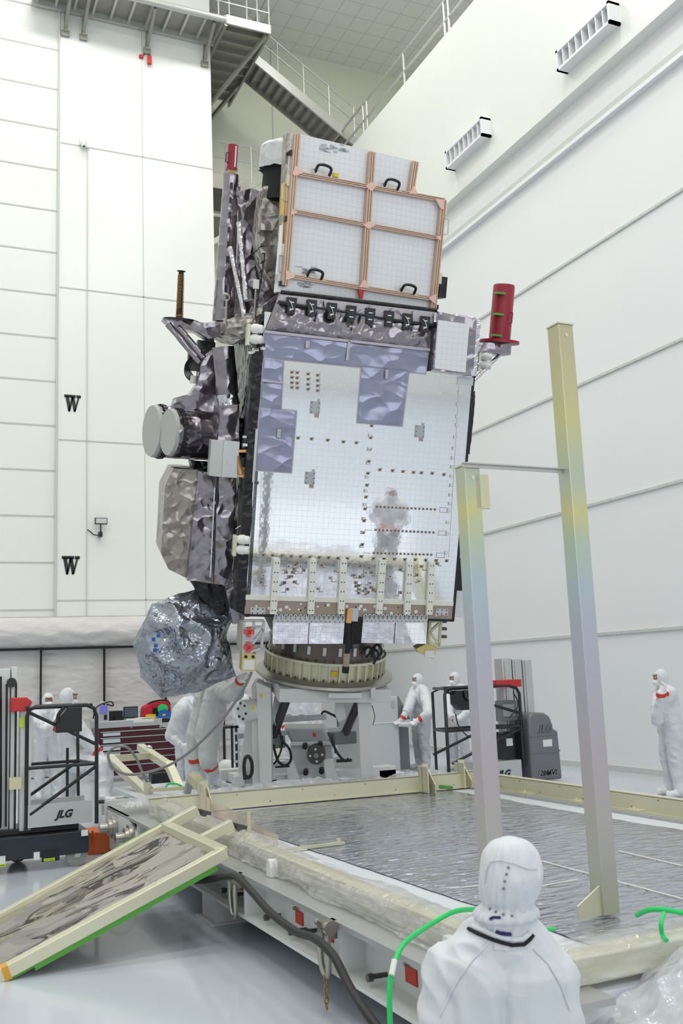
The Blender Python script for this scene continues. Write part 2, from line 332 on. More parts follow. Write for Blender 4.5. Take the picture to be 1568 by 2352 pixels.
# painted W on the door panel: slab-serif letter
def letter_w(cx, cz, w, h):
    m = MB(); x = lambda u: cx+u*w/2; z = lambda t: cz+t*h/2; T = (0, .01, 0)
    def pl(*q): m.prism([(x(a), 23.985, z(b)) for a, b in q], T)
    pl((-.86, .8), (-.44, .8), (-.28, -.30), (-.30, -1), (-.52, -1)); pl((-.52, -1), (-.28, -1), (.12, .8), (-.14, .8))
    pl((-.18, .8), (.22, .8), (.38, -.3), (.34, -1), (.12, -1)); pl((.16, -1), (.36, -1), (.84, .8), (.64, .8))
    pl((-1, .68), (-1, 1), (-.22, 1), (-.22, .68)); pl((-.30, .68), (-.30, 1), (.36, 1), (.36, .68)); pl((.44, .68), (.44, 1), (1, 1), (1, .68))
    return m
letter_w(3.69, 8.68, .40, .42).build('painted_letter', blacktape, wb, smooth=False, fix=True)
letter_w(3.665, 4.68, .42, .44).build('painted_letter', blacktape, wb, smooth=False)
# ---- small fixtures on the door panel
t = thing('security_camera', 'small white dome camera high on the white door panel', 'camera', (3.92, 24, 15.6))
MB().box(3.83, 4.0, 23.9, 24, 15.55, 15.75).build('housing', whitem, t, bevel=.01); MB().cyl((3.92, 23.86, 15.45), (3.92, 23.86, 15.56), .06, .08).build('dome', whitem, t); MB().ball((3.92, 23.83, 15.46), .035).build('lens', blackpaint, t)
o = MB().box(3.99, 4.08, 23.93, 24, 15.5, 15.68).build('junction_box', whitem, bevel=.005); tag(o, 'small white junction box beside the dome camera on the door panel', 'box')
t = thing('floodlight', 'small black floodlight on a bracket between the two painted letters', 'light', (4.3, 24, 5.6))
MB().box(4.2, 4.5, 23.8, 23.86, 5.66, 5.82).build('lamp_head', blackpaint, t, bevel=.01); MB().box(4.22, 4.48, 23.785, 23.8, 5.68, 5.80).build('lens', alum, t)
MB().bar((4.34, 23.83, 5.66), (4.34, 23.83, 5.45), .03).bar((4.34, 23.83, 5.45), (4.34, 24, 5.45), .04).box(4.3, 4.38, 23.8, 23.98, 5.36, 5.48).build('bracket', blackpaint, t)
MB().tube([(4.32, 23.9, 5.4), (4.2, 23.95, 5.42), (4.12, 23.97, 5.5), (4.05, 23.98, 5.55)], .012, smooth=5).build('cord', rubber, t)
t = thing('alarm_beacon', 'small red alarm beacon below the catwalk on the door panel', 'alarm', (5.5, 24, 18.4))
MB().box(5.39, 5.5, 23.94, 24, 18.38, 18.47).build('base', redbright, t); MB().box(5.60, 5.71, 23.88, 23.96, 18.22, 18.46).build('horn', redbright, t, bevel=.01)
MB().tube([(5.65, 23.92, 18.46), (5.63, 23.95, 18.6), (5.58, 23.95, 18.63), (5.5, 23.96, 18.45)], .012, smooth=4).build('cord', rubber, t)
# ---- catwalk along the door panel, landing, stair down to the mezzanine
zc = 19.25
t = thing('catwalk', 'grey steel catwalk with railing bracketed to the top of the door panel', 'catwalk', (3, 23.4, zc))
m = MB().box(2.6, 7.5, 22.95, 23.95, zc+.1, zc+.14, 0)
for k in range(11): m.box(2.7+k*.47, 2.76+k*.47, 22.95, 23.95, zc-.0, zc+.1, 1)
m.box(2.6, 7.5, 23.86, 23.95, zc-.06, zc+.14, 1); m.build('deck', [steel, steellt], t, smooth=False)
MB().cyl((2.6, 22.9, zc+.06), (7.5, 22.9, zc+.06), .09).build('edge_pipe', steellt, t)
for x in (3.46, 3.92, 5.6, 7.2):
    MB().bar((x, 23.0, zc), (x, 23.95, zc-.5), .08, .12).box(x-.1, x+.1, 23.93, 24.0, zc-.72, zc-.56).bar((x, 23.9, zc-.1), (x, 23.95, zc-.6), .08).build('wall_bracket', steel, t, smooth=False)
for z in (.6, 1.15): MB().cyl((2.6, 22.92, zc+z), (7.5, 22.92, zc+z), .022, n=8).build('rail', steellt, t)
for x in (2.7, 4.2, 5.7, 7.3): MB().cyl((x, 22.92, zc), (x, 22.92, zc+1.15), .022, n=8).build('railing_post', steellt, t)
t = thing('stair_landing', 'dark steel landing with railings where the high catwalk meets the stair', 'landing', (8.1, 24, zc))
m = MB().box(7.5, 8.72, 22.9, 26.6, zc+.1, zc+.15, 0)
for k in range(8): m.box(7.5, 8.72, 23.2+k*.45, 23.26+k*.45, zc-.02, zc+.1, 0)
m.box(7.5, 8.76, 22.86, 22.92, zc-.05, zc+.2, 1).box(8.7, 8.76, 22.9, 26.6, zc-.08, zc+.2, 0).box(7.46, 7.54, 22.9, 26.6, zc-.1, zc+.2, 0)
m.build('deck', [steel, steellt], t, smooth=False)
for a, b in (((8.7, 23.0, zc), (7.5, 24.9, zc-1.4)), ((8.7, 25.5, zc), (7.5, 26.8, zc-1.5))):
    MB().bar(a, b, .09).build('brace', steel, t, smooth=False)
for z in (.6, 1.15):
    MB().tube([(7.5, 22.92, zc+z), (8.74, 22.92, zc+z), (8.74, 24.4, zc+z)], .022).build('rail', steellt, t)
for x, y in ((7.6, 22.92), (8.1, 22.92), (8.4, 22.92), (8.74, 22.92), (8.74, 23.7), (8.74, 24.4)): MB().cyl((x, y, zc), (x, y, zc+1.15), .022, n=8).build('railing_post', steellt, t)
t = thing('steel_stair', 'dark steel stair descending to the right beneath the ceiling', 'stairs', (9, 24.6, 19))
A = at(566, 118, 1, 24.4); B = at(838, 345, 1, 24.4); ln = B-A
for y, mm in ((24.4, steellt), (25.35, steel)):
    MB().bar(A+V(0, y-24.4, 0), B+V(0, y-24.4, 0), .06, .27).build('stringer', mm, t, smooth=False)
for k in range(17):
    p = A+ln*((k+.5)/17); MB().box(p.x-.13, p.x+.15, 24.4, 25.35, p.z-.02, p.z+.02).box(p.x-.14, p.x-.12, 24.4, 25.35, p.z-.02, p.z+.14).build('tread', steel, t, smooth=False)
for h in (.55, 1.0): MB().cyl(A+V(0, 0, h+.12), B+V(0, 0, h+.12), .02, n=8).build('rail', steellt, t)
for k in range(5): p = A+ln*((k+.2)/4.6); MB().cyl(p, p+V(0, 0, 1.12), .02, n=8).build('railing_post', steellt, t)
# lower landing seen past the door panel edge
t = thing('lower_landing', 'lower steel landing with railing seen behind the door panel edge, below the stair', 'landing', (8.3, 26, 16.4))
MB().box(7.4, 8.9, 25.4, 26.99, 15.9, 16.05).box(7.4, 8.9, 25.35, 25.42, 15.75, 16.2).box(7.4, 8.9, 25.6, 26.99, 15.0, 15.1).build('deck', steel, t, smooth=False)
MB().bar((8.9, 26, 15.1), (7.2, 26, 13.8), .14).build('brace', recesswall, t, smooth=False)
for z in (.55, 1.05): MB().tube([(7.4, 25.4, 16.2+z), (9.0, 25.4, 16.2+z), (10.4, 25.4, 15.2+z)], .02, n=6).tube([(9.0, 25.4, 15.4+z), (10.4, 25.4, 16.4+z)], .02, n=6).build('rail', steellt, t)
for x in (7.55, 8.2, 9.0): MB().cyl((x, 25.4, 16.1), (x, 25.4, 17.25), .02, n=6).build('railing_post', steellt, t)
# mezzanine railing on top of the right wall
t = thing('mezzanine_railing', 'grey pipe railing running along the top of the right wall', 'railing', (11.5, 18, 16.5))
for z in (17.2, 17.72): MB().cyl((11.5, 10, z), (11.5, 27, z), .035, n=8).build('rail', steellt, t)
for y in (12, 14.2, 16.4, 18.15, 18.35, 20.45, 22.7, 22.95, 25.2): MB().cyl((11.5, y, 16.4), (11.5, y, 17.74), .035, n=8).build('railing_post', steellt, t)
# air vents
def vent(y0, y1, z0, z1, lab):
    t = thing('air_vent', lab, 'vent', (11.3, (y0+y1)/2, z0), group=None)
    m = MB(); x0 = 11.06; m.box(x0, 11.3, y0, y1, z0, z0+.05).box(x0, 11.3, y0, y1, z1-.05, z1).box(x0, 11.3, y0, y0+.05, z0, z1).box(x0, 11.3, y1-.05, y1, z0, z1); m.build('frame', wallcool, t, smooth=False)
    MB().box(11.24, 11.29, y0+.05, y1-.05, z0+.05, z1-.05).build('back_panel', greypaint, t, smooth=False)
    for k in range(1, 8):
        y = y0+(y1-y0)*k/8; MB().box(x0+.01, 11.25, y-.012, y+.012, z0+.05, z1-.05).build('fin', wallcool, t, smooth=False)
a, b = at(1274, 110, 0, 11.06), at(1397, 12, 0, 11.06); vent(b.y, a.y, b.z-.32, b.z+.1, 'white louvred air vent at the upper right, nearer the camera')
a, b = at(1022, 368, 0, 11.06), at(1105, 285, 0, 11.06); vent(b.y, a.y, b.z-.25, b.z+.18, 'white louvred air vent farther along the wall, above the satellite panel')
# ceiling lamps (fixtures)
for x, y in LIGHTS:
    o = MB().box(x-1.7, x+1.7, y-.9, y+.9, 21.6, 21.8).build('ceiling_light', whitem, smooth=False); tag(o, 'long white high bay fixture on the ceiling, outside the picture', 'light', 'high bay lights')
# quilted enclosure wall at the left
t = thing('quilted_curtain', 'off-white quilted fabric enclosure wall with a rolled top at the left', 'curtain', (3, 21.5, 0))
m = MB().sheet(lambda u, v: V(-3+12*u, 21.55+.025*noise.noise(V(u*50, v*7, 0))+(.012+.03*max(0, 1-4*abs((u*9.2)%1-.5)))*noise.noise(V(u*12, v*34, 3)), .02+2.62*v), 240, 60); m.build('fabric_panel', canvas, t)
m = MB().sheet(lambda u, v: V(-3+12*u, 21.45-.16*math.sin(math.pi*v)+.03*noise.noise(V(u*30, v*5, 1)), 2.62+.66*v), 200, 16).build('rolled_top', canvas, t)
for x in (1.0, 2.68, 3.98, 5.3, 6.6): MB().box(x-.015, x+.015, 21.40, 21.5, .0, 2.66).build('gap_post', blackfab, t, smooth=False)
MB().box(-3, 9, 21.36, 21.42, 2.60, 2.65).build('hem', blackfab, t, smooth=False)
MB().box(-3, 9, 21.5, 23.9, 3.24, 3.3).build('roof', canvas, t, smooth=False)
# white cabinets far behind the stand
t = thing('storage_cabinet', 'tall white double-door cabinet far behind the test stand', 'cabinet', (8.8, 26.6, 0))
MB().box(7.5, 12-.6, 26.2, 26.95, .12, 2.25).build('body', whitepaint, t, smooth=False, bevel=.01)
for x in (8.62, 8.78, 9.9, 10.06): MB().box(x-.02, x+.02, 26.12, 26.2, 1.0, 1.35).build('handle', darkmetal, t, smooth=False)
# ================================================================ transporter
TR = Matrix.Translation((2.33, 4.5, 0)) @ Matrix.Rotation(math.radians(1.0), 4, 'Z'); TRI = TR.inverted()
def tl(v): return TRI @ Vector(v)
tr = thing('transporter', 'long white steel transporter with flanged side girders under the aluminium frame', 'transporter', mw=TR, local=True)
def girder(s, x0):                                 # s = +1 left girder (outer side at x0, inwards +x)
    g = MB(); X = lambda a, b: (min(x0+s*a, x0+s*b), max(x0+s*a, x0+s*b))
    g.box(*X(0, .46), -.9, 7.25, .470, .5, 1).box(*X(0, .26), -.9, 7.25, .20, .222).box(*X(.17, .19), -.9, 7.25, .222, .47)
    o = g.build('side_girder', [whitepaint, deckplate], tr, smooth=False)
    for y in (-.3, .93, 2.55, 4.2, 5.8):
        MB().box(*X(.01, .17), y-.012, y+.012, .222, .47).build('stiffener', whitepaint, tr, smooth=False)
    return o
girder(1, 0); girder(-1, 4.45)
for y in (-.7, .9, 2.55, 4.2, 5.9, 8.6): MB().box(.2, 4.25, y-.08, y+.08, .24, .44).build('cross_member', whitepaint, tr, smooth=False)
MB().box(.44, 4.0, -.75, 6.1, .44, .475).box(.5, 4.3, 6.1, 9.3, .44, .49).build('deck', deckw, tr, smooth=False)
for y in (3.3, 6.2): MB().box(.03, .25, y, y+.35, .0, .2).box(-.02, .3, y-.03, y+.38, 0, .015).build('foot', whitepaint, tr, smooth=False)
# far end plate with two tow pins
m = MB().prism([(.0, 7.25, .06), (.0, 7.25, .5), (0, 6.2, .5), (0, 5.2, .2), (0, 6.3, .05)], (.03, 0, 0)).box(-.02, .3, 7.2, 7.26, .06, .56); m.build('end_plate', whitepaint, tr, smooth=False)
for y in (6.75, 5.95):
    MB().cyl((.0, y, .33), (-.05, y, .33), .12, n=32).cyl((-.05, y, .33), (-.09, y, .33), .09).cyl((-.09, y, .33), (-.18, y, .33), .05).build('tow_pin', chrome, tr)
# red labels, clips and pins on the left web
for y, z in ((3.1, .33), (2.75, .33), (1.9, .31), (1.42, .31), (.37, .32), (-.11, .32)):
    MB().box(.160, .172, y-.06, y+.06, z-.04, z+.04).build('red_label', redtag, tr, smooth=False)
    MB().bar((.155, y+.02, z+.05), (.155, y+.02, z+.13), .012, .03).cyl((.15, y+.02, z+.06), (.13, y+.02, z+.06), .012, n=8).build('latch', chrome, tr)
for y, z in ((2.2, .25), (1.75, .25), (1.5, .30), (.62, .25), (.05, .25), (-.25, .25), (2.95, .26), (3.15, .26)):
    MB().cyl((.15, y, z+.02), (.05, y+.01, z+.02), .014, n=8).cyl((.06, y, z+.02), (.03, y, z+.02), .022, n=8).build('bolt', darkmetal, tr)
for y in (2.35, 1.18, -.18): MB().box(.165, .172, y-.05, y+.05, .37, .45).build('white_label', whitem, tr, smooth=False)
# shackles
def shackle(y, lab, chain):
    t = thing('shackle', lab, 'shackle', TR @ V(-.06, y, .47), group=None)
    def wp(*p): return TR @ V(*p)
    MB().tube([wp(-.05, y-.045, .46), wp(-.055, y-.055, .38), wp(-.05, y-.045, .24), wp(-.04, y, .20), wp(-.05, y+.045, .24), wp(-.055, y+.055, .38), wp(-.05, y+.045, .46)], .018, n=10, smooth=6).build('bow', chrome, t)
    MB().cyl(wp(-.05, y-.08, .475), wp(-.05, y+.08, .475), .026).cyl(wp(-.05, y-.1, .475), wp(-.05, y-.07, .475), .04, n=12).build('pin', chrome, t)
    MB().box(-.08, .02, y-.03, y+.03, .40, .50).build('lifting_lug', chrome, tr, smooth=False)
    if chain:
        c = thing('gold_chain', 'short gold-coloured chain hanging below the nearer shackle', 'chain', wp(-.05, y, .2))
        for k in range(7):
            z = .22-k*.03; a = .012 if k % 2 else 0; b = 0 if k % 2 else .012
            MB().tube([wp(-.05+a*math.cos(q)+0, y+b*math.cos(q), z+.02*math.sin(q)) for q in [2*math.pi*i/10 for i in range(11)]], .004, n=6).build('link', brass, c)
shackle(2.62, 'steel shackle on the girder, farther one near the ramp frame corner', False)
shackle(1.0, 'large steel shackle with chain hanging on the girder, nearer the camera', True)
o = MB().ball(TR @ V(.08, 2.72, .40), (.045, .045, .05)).build('strobe', orangem); tag(o, 'small amber beacon on the girder beside the farther shackle', 'beacon')
for y in (2.30, -.12):
    o = MB().prism([TR @ V(.12, y, .5), TR @ V(.12, y+.09, .5), TR @ V(.12, y+.09, .57), TR @ V(.12, y+.06, .62), TR @ V(.12, y+.02, .62), TR @ V(.12, y, .57)], TR.to_3x3() @ V(.06, 0, 0)).build('guide_block', whitem, smooth=False, bevel=.006)
    tag(o, 'white plastic guide block on the girder '+('near the ramp frame' if y > 1 else 'by the green cord, under film'), 'block')
# crinkled sheet over the deck
def sheetf(u, v):
    y = -.55+6.45*v; xl = .93-.16*v+ .02*noise.noise(V(y*3, 1, 0)); xr = 3.72+.05*noise.noise(V(y*2, 5, 0)); x = xl+(xr-xl)*u
    e = min(1, min(u, 1-u)*25, (1-v)*40)
    return V(x, y, .482+.004*e*(1-abs(noise.noise(V(x*2.2, y*7, 0)))*2)+.003*noise.noise(V(x*7, y*22, 2)))
o = MB().sheet(sheetf, 150, 260).build('reflective_sheet', sheetm, None, smooth=True); o.matrix_world = TR; tag(o, 'crinkled shiny grey plastic sheet spread over the transporter deck inside the frame', 'sheet')
for a_, b_ in (((1235, 1975), (1566, 2064)), ((1420, 1954), (1566, 1988)), ((1235, 2036), (1325, 2020)), ((1060, 2038), (1228, 2022))):
    p, q = tl(at(*a_, 2, .492)), tl(at(*b_, 2, .492)); MB().bar(p, q, .012, .004).build('tape_line', whitem, o, smooth=False)
# ================================================================ aluminium frame on the deck
fr = thing('aluminium_frame', 'yellowish chromated aluminium base frame with two tall posts on the transporter', 'frame', mw=TR, local=True)
def channel(p0, p1, h, d, name='rail', m=alodine2, lip=.035, inward=V(0, 1, 0)):   # C channel standing on the deck
    p0, p1, n = V(*p0), V(*p1), inward.normalized(); mb = MB()
    def bx(a, b, z0, z1):
        q = [p0+n*a, p1+n*a, p1+n*b, p0+n*b]; mb.prism([V(c.x, c.y, z0) for c in q], (0, 0, z1-z0))
    z = p0.z; bx(0, .012, z, z+h); bx(0, d, z+h-.012, z+h); bx(-lip, d, z, z+.012)
    L = (p1-p0).length; k = int(L/.35)
    for i in range(k):
        c = p0.lerp(p1, (i+.5)/k)-n*.002; c.z = z+h*(.25 if i % 2 else .8); mb.cyl(c, c+n*.01, .007, n=6, mi=1)
    return mb.build(name, [m, darkmetal], fr, smooth=False)
channel((.22, 6.13, .49), (4.0, 5.90, .49), .175, .12)
channel((4.0, 6.02, .49), (4.2, 5.9, .49), .175, .12)
channel((4.14, 5.95, .49), (4.14, -1.0, .49), .16, .1, inward=V(1, 0, 0))
MB().box(.24, .36, -.3, 5.9, .5, .62).build('rail', alodine2, fr, smooth=False, bevel=.006)
MB().box(.4, 4.2, -.72, -.58, .5, .62).build('rail', alodine2, fr, smooth=False, bevel=.006)
for y in (4.85, 3.95, 3.1): MB().box(4.03, 4.16, y-.09, y+.09, .49, .52).cyl((4.07, y, .52), (4.07, y, .545), .015, n=8).build('clip', alodine2, fr, smooth=False)
def gusset(x, y, s=1):
    MB().box(x-.07, x-.055, y-.22, y+.0, .49, .78).build('upright_plate', alodine2, fr, smooth=False)
    MB().prism([(x, y-.26, .49), (x, y, .49), (x, y, .80), (x, y-.05, .80), (x, y-.26, .58)], (.014, 0, 0)).build('gusset_plate', alodine, fr, smooth=False)
    MB().box(x-.07, x+.014, y-.1, y-.085, .49, .81).build('back_plate', alodine2, fr, smooth=False)
    for z in (.56, .72): MB().cyl((x-.03, y-.105, z), (x-.03, y-.12, z), .013, n=8).build('bolt', darkmetal, fr)
gusset(.82, 6.14); gusset(3.42, 5.94); gusset(3.98, 6.05)
def post(x, y, w, z1, up):
    t = MB(); e = .006; t.box(x, x+w, y, y+w, .5, z1); o = t.build('post', irid, fr, smooth=False, bevel=.006)
    MB().box(x-.005, x+w+.005, y-.005, y+w+.005, z1, z1+.01).cyl((x+w*.5, y-.004, z1-.07), (x+w*.5, y+.01, z1-.07), .012, n=10).build('cap', darkmetal if 0 else alodine2, fr, smooth=False)
    return o
def lx(px, py, z): return tl(at(px, py, 2, z))
a = lx(1388, 2105, .5); post(a.x, a.y, .112, 3.96, 0)
b = lx(1131, 2140, .5); post(b.x, b.y, .105, 3.05, 0)
MB().box(b.x-.02, a.x+.02, b.y-.012, b.y-.002, 3.035, 3.06).box(b.x-.02, a.x+.02, b.y-.03, b.y-.002, 3.055, 3.062).build('cross_bar', steellt, fr, smooth=False)
MB().box(b.x+.07, b.x+.16, b.y-.0, b.y+.02, 2.80, 3.0).build('tab', alodine, fr, smooth=False)
for q in (a, b):
    MB().prism([(q.x-.16, q.y+.02, .5), (q.x+.12, q.y+.02, .5), (q.x+.12, q.y+.02, .66), (q.x, q.y+.02, .66), (q.x-.16, q.y+.02, .57)], (0, .012, 0)).build('gusset_plate', alodine2, fr, smooth=False)
# small hinge brackets with the pinkish film
for y in (4.75, 3.62):
    MB().box(.42, .45, y, y+.05, .5, .78).box(.30, .42, y, y+.06, .58, .61).build('hinge_bracket', alodine, fr, smooth=False)
o = MB().sheet(lambda u, v: V(.50+.07*u+.015*noise.noise(V(u*8, v*4, 0)), 5.25-1.95*u, .49+v*(.30-.17*u)), 40, 8).build('pink_film', pinkfilm); o.matrix_world = TR; tag(o, 'translucent pinkish protective film standing beside the left rail', 'film')
o = MB().box(.60, 1.15, 3.27, 3.31, .49, .51).cyl((1.1, 3.29, .51), (1.1, 3.29, .54), .02, n=8).build('film_batten', alodine2, smooth=False); o.matrix_world = TR; tag(o, 'thin flat batten with a black knob lying on the white deck edge', 'batten')
# clear film wrapped round the near rails
def wrap(pts, r0, name, lab, seed, m=film, flat=.75):
    P = catmull([V(*p) for p in pts], 14); n = 26; vs = []
    for i, p in enumerate(P):
        d = (P[min(i+1, len(P)-1)]-P[max(0, i-1)]).normalized(); s = d.cross(V(0, 0, 1)).normalized()
        for k in range(n):
            a_ = 2*math.pi*k/n; r = r0*(1+.35*noise.noise(V(math.cos(a_)*1.6+seed, math.sin(a_)*1.6, i*.12))+.12*noise.noise(V(math.cos(a_)*5, math.sin(a_)*5+seed, i*.6)))
            z = max(-.062, r*math.sin(a_)*flat); vs.append(p+s*(r*math.cos(a_))+V(0, 0, z))
    mb = MB().add(vs, [(i*n+k, i*n+(k+1) % n, (i+1)*n+(k+1) % n, (i+1)*n+k) for i in range(len(P)-1) for k in range(n)])
    o = mb.build(name, m); o.matrix_world = TR; return tag(o, lab, 'film', None)
wrap([(.30, 6.0, .575), (.30, 5, .57), (.30, 4, .57), (.30, 3, .57), (.29, 2, .57), (.28, 1, .57), (.28, -.1, .58)], .125, 'film_wrap', 'clear crumpled plastic film wrapped along the left rail of the frame', 1)
wrap([(.35, -.65, .58), (1, -.65, .58), (2, -.65, .58), (4, -.65, .58)], .125, 'film_wrap', 'clear crumpled plastic film wrapped round the near cross rail behind the kneeling person', 5)
# loose film skirt on the girder plate
o = MB().sheet(lambda u, v: V(.24-.16*v*(.6+.5*noise.noise(V(u*7, 0, 2))), 3.4-3.9*u, .60-.085*v+.012*noise.noise(V(u*40, v*7, 1))), 140, 10).build('film_skirt', film); o.matrix_world = TR; tag(o, 'loose edge of clear film lying on the girder top plate', 'film')
# crumpled film along the far rail
def far_film(x0, x1, y, z, h, lab, seed):
    o = MB().sheet(lambda u, v: V(x0+(x1-x0)*u, y+.45*v+.05*noise.noise(V(u*20, v*5, seed)), z+h*math.sin(math.pi*min(1, v*1.1))*(.55+.7*noise.noise(V(u*6+seed, v*2, 0)))*min(1, u*8, (1-u)*8)+.02*noise.noise(V(u*40, v*14, seed))), 110, 16).build('film_bundle', filmpile)
    o.matrix_world = TR; return tag(o, lab, 'film')
far_film(.85, 3.0, 6.25, .60, .13, 'clear crumpled film heaped behind the far rail at the foot of the stand', 3)
far_film(2.9, 4.0, 6.2, .58, .13, 'clear crumpled film bulging behind the far rail between the right brackets', 8)
far_film(.0, .8, 6.3, .58, .10, 'clear crumpled film behind the far left corner of the frame', 11)
# heap of film at the near right
def pile(u, v):
    x = .35+2.7*u; y = -1.35+.75*v; p = V(x*2.6, y*2.6, 0)
    e = min(1, u*5)*min(1, (1-v)*4+.25)
    return V(x+.05*noise.noise(p*2), y+.05*noise.noise(p*2+V(9, 0, 0)), .30+.30*e*math.sin(math.pi*(.15+.75*v))*(1+.5*noise.noise(p))+.05*(1-abs(noise.noise(p*1.7))*2)+.025*noise.noise(p*5))
o = MB().sheet(pile, 170, 70).build('film_pile', filmpile); o.matrix_world = TR; tag(o, 'big heap of shiny crumpled clear plastic beside the kneeling person', 'film')
o = MB().box(.7, 3.0, -1.45, -.95, .3, .33).box(.9, 2.9, -1.3, -1.0, .0, .3).build('front_step', whitepaint, tr, smooth=False)
# ================================================================ ramp-like film frame leaning on the girder
rf = thing('ramp_frame', 'pale chromated frame with stretched film leaning from the floor onto the girder', 'frame', (.8, 7.9, .1))
n0, n1 = at(508, 1962, 1, 7.2), at(-14, 2246, 1, 7.2); f0, f1, f2 = at(377, 1903, 1, 8.7), at(-20, 2120, 1, 8.7), at(453, 1861, 1, 8.7)
c0 = at(463, 1930, 1, 7.95); c1 = at(533, 1893, 1, 7.95)
MB().bar(n0+V(.03, 0, .01), n1, .10, .085).build('rail', alodine2, rf, smooth=False, bevel=.006)
MB().bar(f2, f1, .09, .085).build('rail', alodine2, rf, smooth=False, bevel=.006)
MB().bar(n0+V(0, 0, .005), f0+V(.02, 0, .005), .10, .088).build('cross_rail', alodine2, rf, smooth=False, bevel=.006)
MB().bar(c0, c1, .08, .08).build('hinge_arm', alodine2, rf, smooth=False, bevel=.005)
for p in (c1, f2): MB().cyl(p+V(.05, -.05, -.03), p+V(.05, .05, -.03), .025, n=12).bar(p, p+V(.12, 0, -.04), .03).build('hinge_pin', darkmetal, rf)
m = MB().sheet(lambda u, v: (n1.lerp(n0, u)).lerp(f1.lerp(f0, u), v)+V(0, 0, .0+.012*noise.noise(V(u*7, v*3, 0))+.012*(1-abs(noise.noise(V(u*3+v*2, v*5, 4)))*2)), 70, 50); m.build('film_panel', ramps, rf)
d = (n0-n1); q = n1+d*.16; q2 = n1+d*.97
MB().bar(q+V(0, -.035, -.06), q2+V(0, -.035, -.06), .02, .045).bar(n1+d*.02+V(0, -.03, -.05), q+V(0, -.03, -.05), .02, .02).build('green_tape', greenm, rf, smooth=False)
d = (f0-f1); MB().bar(f1+d*.45+V(0, .045, .03), f1+d*.62+V(0, .045, .03), .012, .03).bar(f1+d*.7+V(0, .045, .035), f1+d*.98+V(0, .045, .035), .012, .03).build('green_tape', greenm, rf, smooth=False)
MB().bar(n1+(n0-n1)*.035+V(0, -.003, .0), n1+(n0-n1)*.06+V(0, -.003, 0), .105, .09).build('orange_tape', mat('orange_tape', (.75, .38, .04), .5), rf, smooth=False)
# far left ladder-like frame standing up
t = thing('ladder_frame', 'pale chromated ladder-like frame tilted up at the far left corner of the transporter', 'frame', (2.6, 12.3, .3))
A0, A1 = dep(250, 1740, 13.6), dep(342, 1828, 12.4); B0, B1 = dep(322, 1716, 14.6), dep(392, 1762, 13.6); B2 = dep(412, 1812, 13.1)
MB().bar(A0, A1, .11, .10).build('rail', alodine2, t, smooth=False, bevel=.006); MB().bar(B0, B1, .11, .10).build('rail', alodine2, t, smooth=False, bevel=.006)
MB().bar(B1+V(-.03, 0, .05), B2, .11, .10).build('leg', alodine2, t, smooth=False, bevel=.006); MB().bar(dep(258, 1743, 13.7), dep(352, 1735, 14.2), .07, .09).build('cross_rail', alodine2, t, smooth=False)
MB().bar(dep(338, 1798, 12.3), dep(340, 1834, 12.3), .09, .015).build('end_plate', alodine2, t, smooth=False); MB().bar(dep(345, 1815, 12.3), dep(445, 1809, 12.0), .04).build('stay_bar', alodine, t, smooth=False)
MB().bar(dep(300, 1783, 13.), dep(300, 1776, 13.), .03).build('bolt', darkmetal, t); MB().ball(dep(342, 1719, 14.4), (.05, .05, .05)).build('film_knot', foils, t)
t = thing('frame_bracket', 'grey angled bracket box standing behind the far left gusset', 'bracket', (3.2, 11, .5))
MB().bar(dep(442, 1785, 11.6), dep(470, 1812, 11.2), .12, .1).build('arm', alodine, t, smooth=False); MB().bar(dep(438, 1788, 11.7), dep(428, 1826, 11.7), .12, .03).build('plate', greypaint, t, smooth=False)
o = MB().bar(tl(dep(342, 1836, 11.8)), tl(dep(425, 1893, 9.6)), .12, .10).build('spare_rail', filmpile, smooth=False); o.matrix_world = TR; tag(o, 'rail end wrapped in clear film at the far left end of the girder', 'rail')
# cables and hoses
def cable(name, pts, r, m, lab, cat='cable', k=8):
    o = MB().tube(pts, r, 8, smooth=k).build(name, m); return tag(o, lab, cat)
G = lambda px, py, X=2.13: at(px, py, 0, X)
cable('black_hose', [G(425, 2022), G(470, 2022), G(520, 2012), G(545, 2015), G(580, 2050), G(620, 2095), G(680, 2140), G(722, 2155), G(765, 2195), G(800, 2262), G(830, 2310, 2.1), G(875, 2372, 2.1)], .024, rubber, 'thick black hose draped along the outside of the left girder', 'hose')
cable('extension_cord', [dep(1112, 2092, 5.2), dep(1080, 2089, 4.95), dep(1040, 2095, 4.8), dep(985, 2125, 4.7), dep(930, 2165, 4.5), dep(908, 2205, 4.4), dep(899, 2235, 4.35), dep(894, 2290, 4.3), dep(897, 2372, 4.25)], .0125, greenc, 'bright green cord looped over the wrapped rail left of the kneeling person', 'cord')
MB().tube([dep(906, 2205, 4.38), dep(899, 2240, 4.33)], .014).build('splice', whitem, bpy.data.objects['extension_cord'])
cable('extension_cord', [dep(1462, 2102, 4.85), dep(1490, 2090, 4.75), dep(1530, 2090, 4.7), dep(1580, 2100, 4.7)], .0125, greenc, 'bright green cord over the near cross rail at the right edge', 'cord')
cable('extension_cord', [dep(1524, 2098, 4.6), dep(1518, 2120, 4.5), dep(1520, 2145, 4.5), dep(1530, 2160, 4.45)], .011, greenc, 'short green cord end hanging down over the film at the right edge', 'cord')
cable('extension_cord', [dep(1225, 2137, 4.9), dep(1245, 2135, 4.9), dep(1275, 2134, 4.9)], .010, greenc, 'bit of green cord right of the kneeling person at neck height', 'cord')
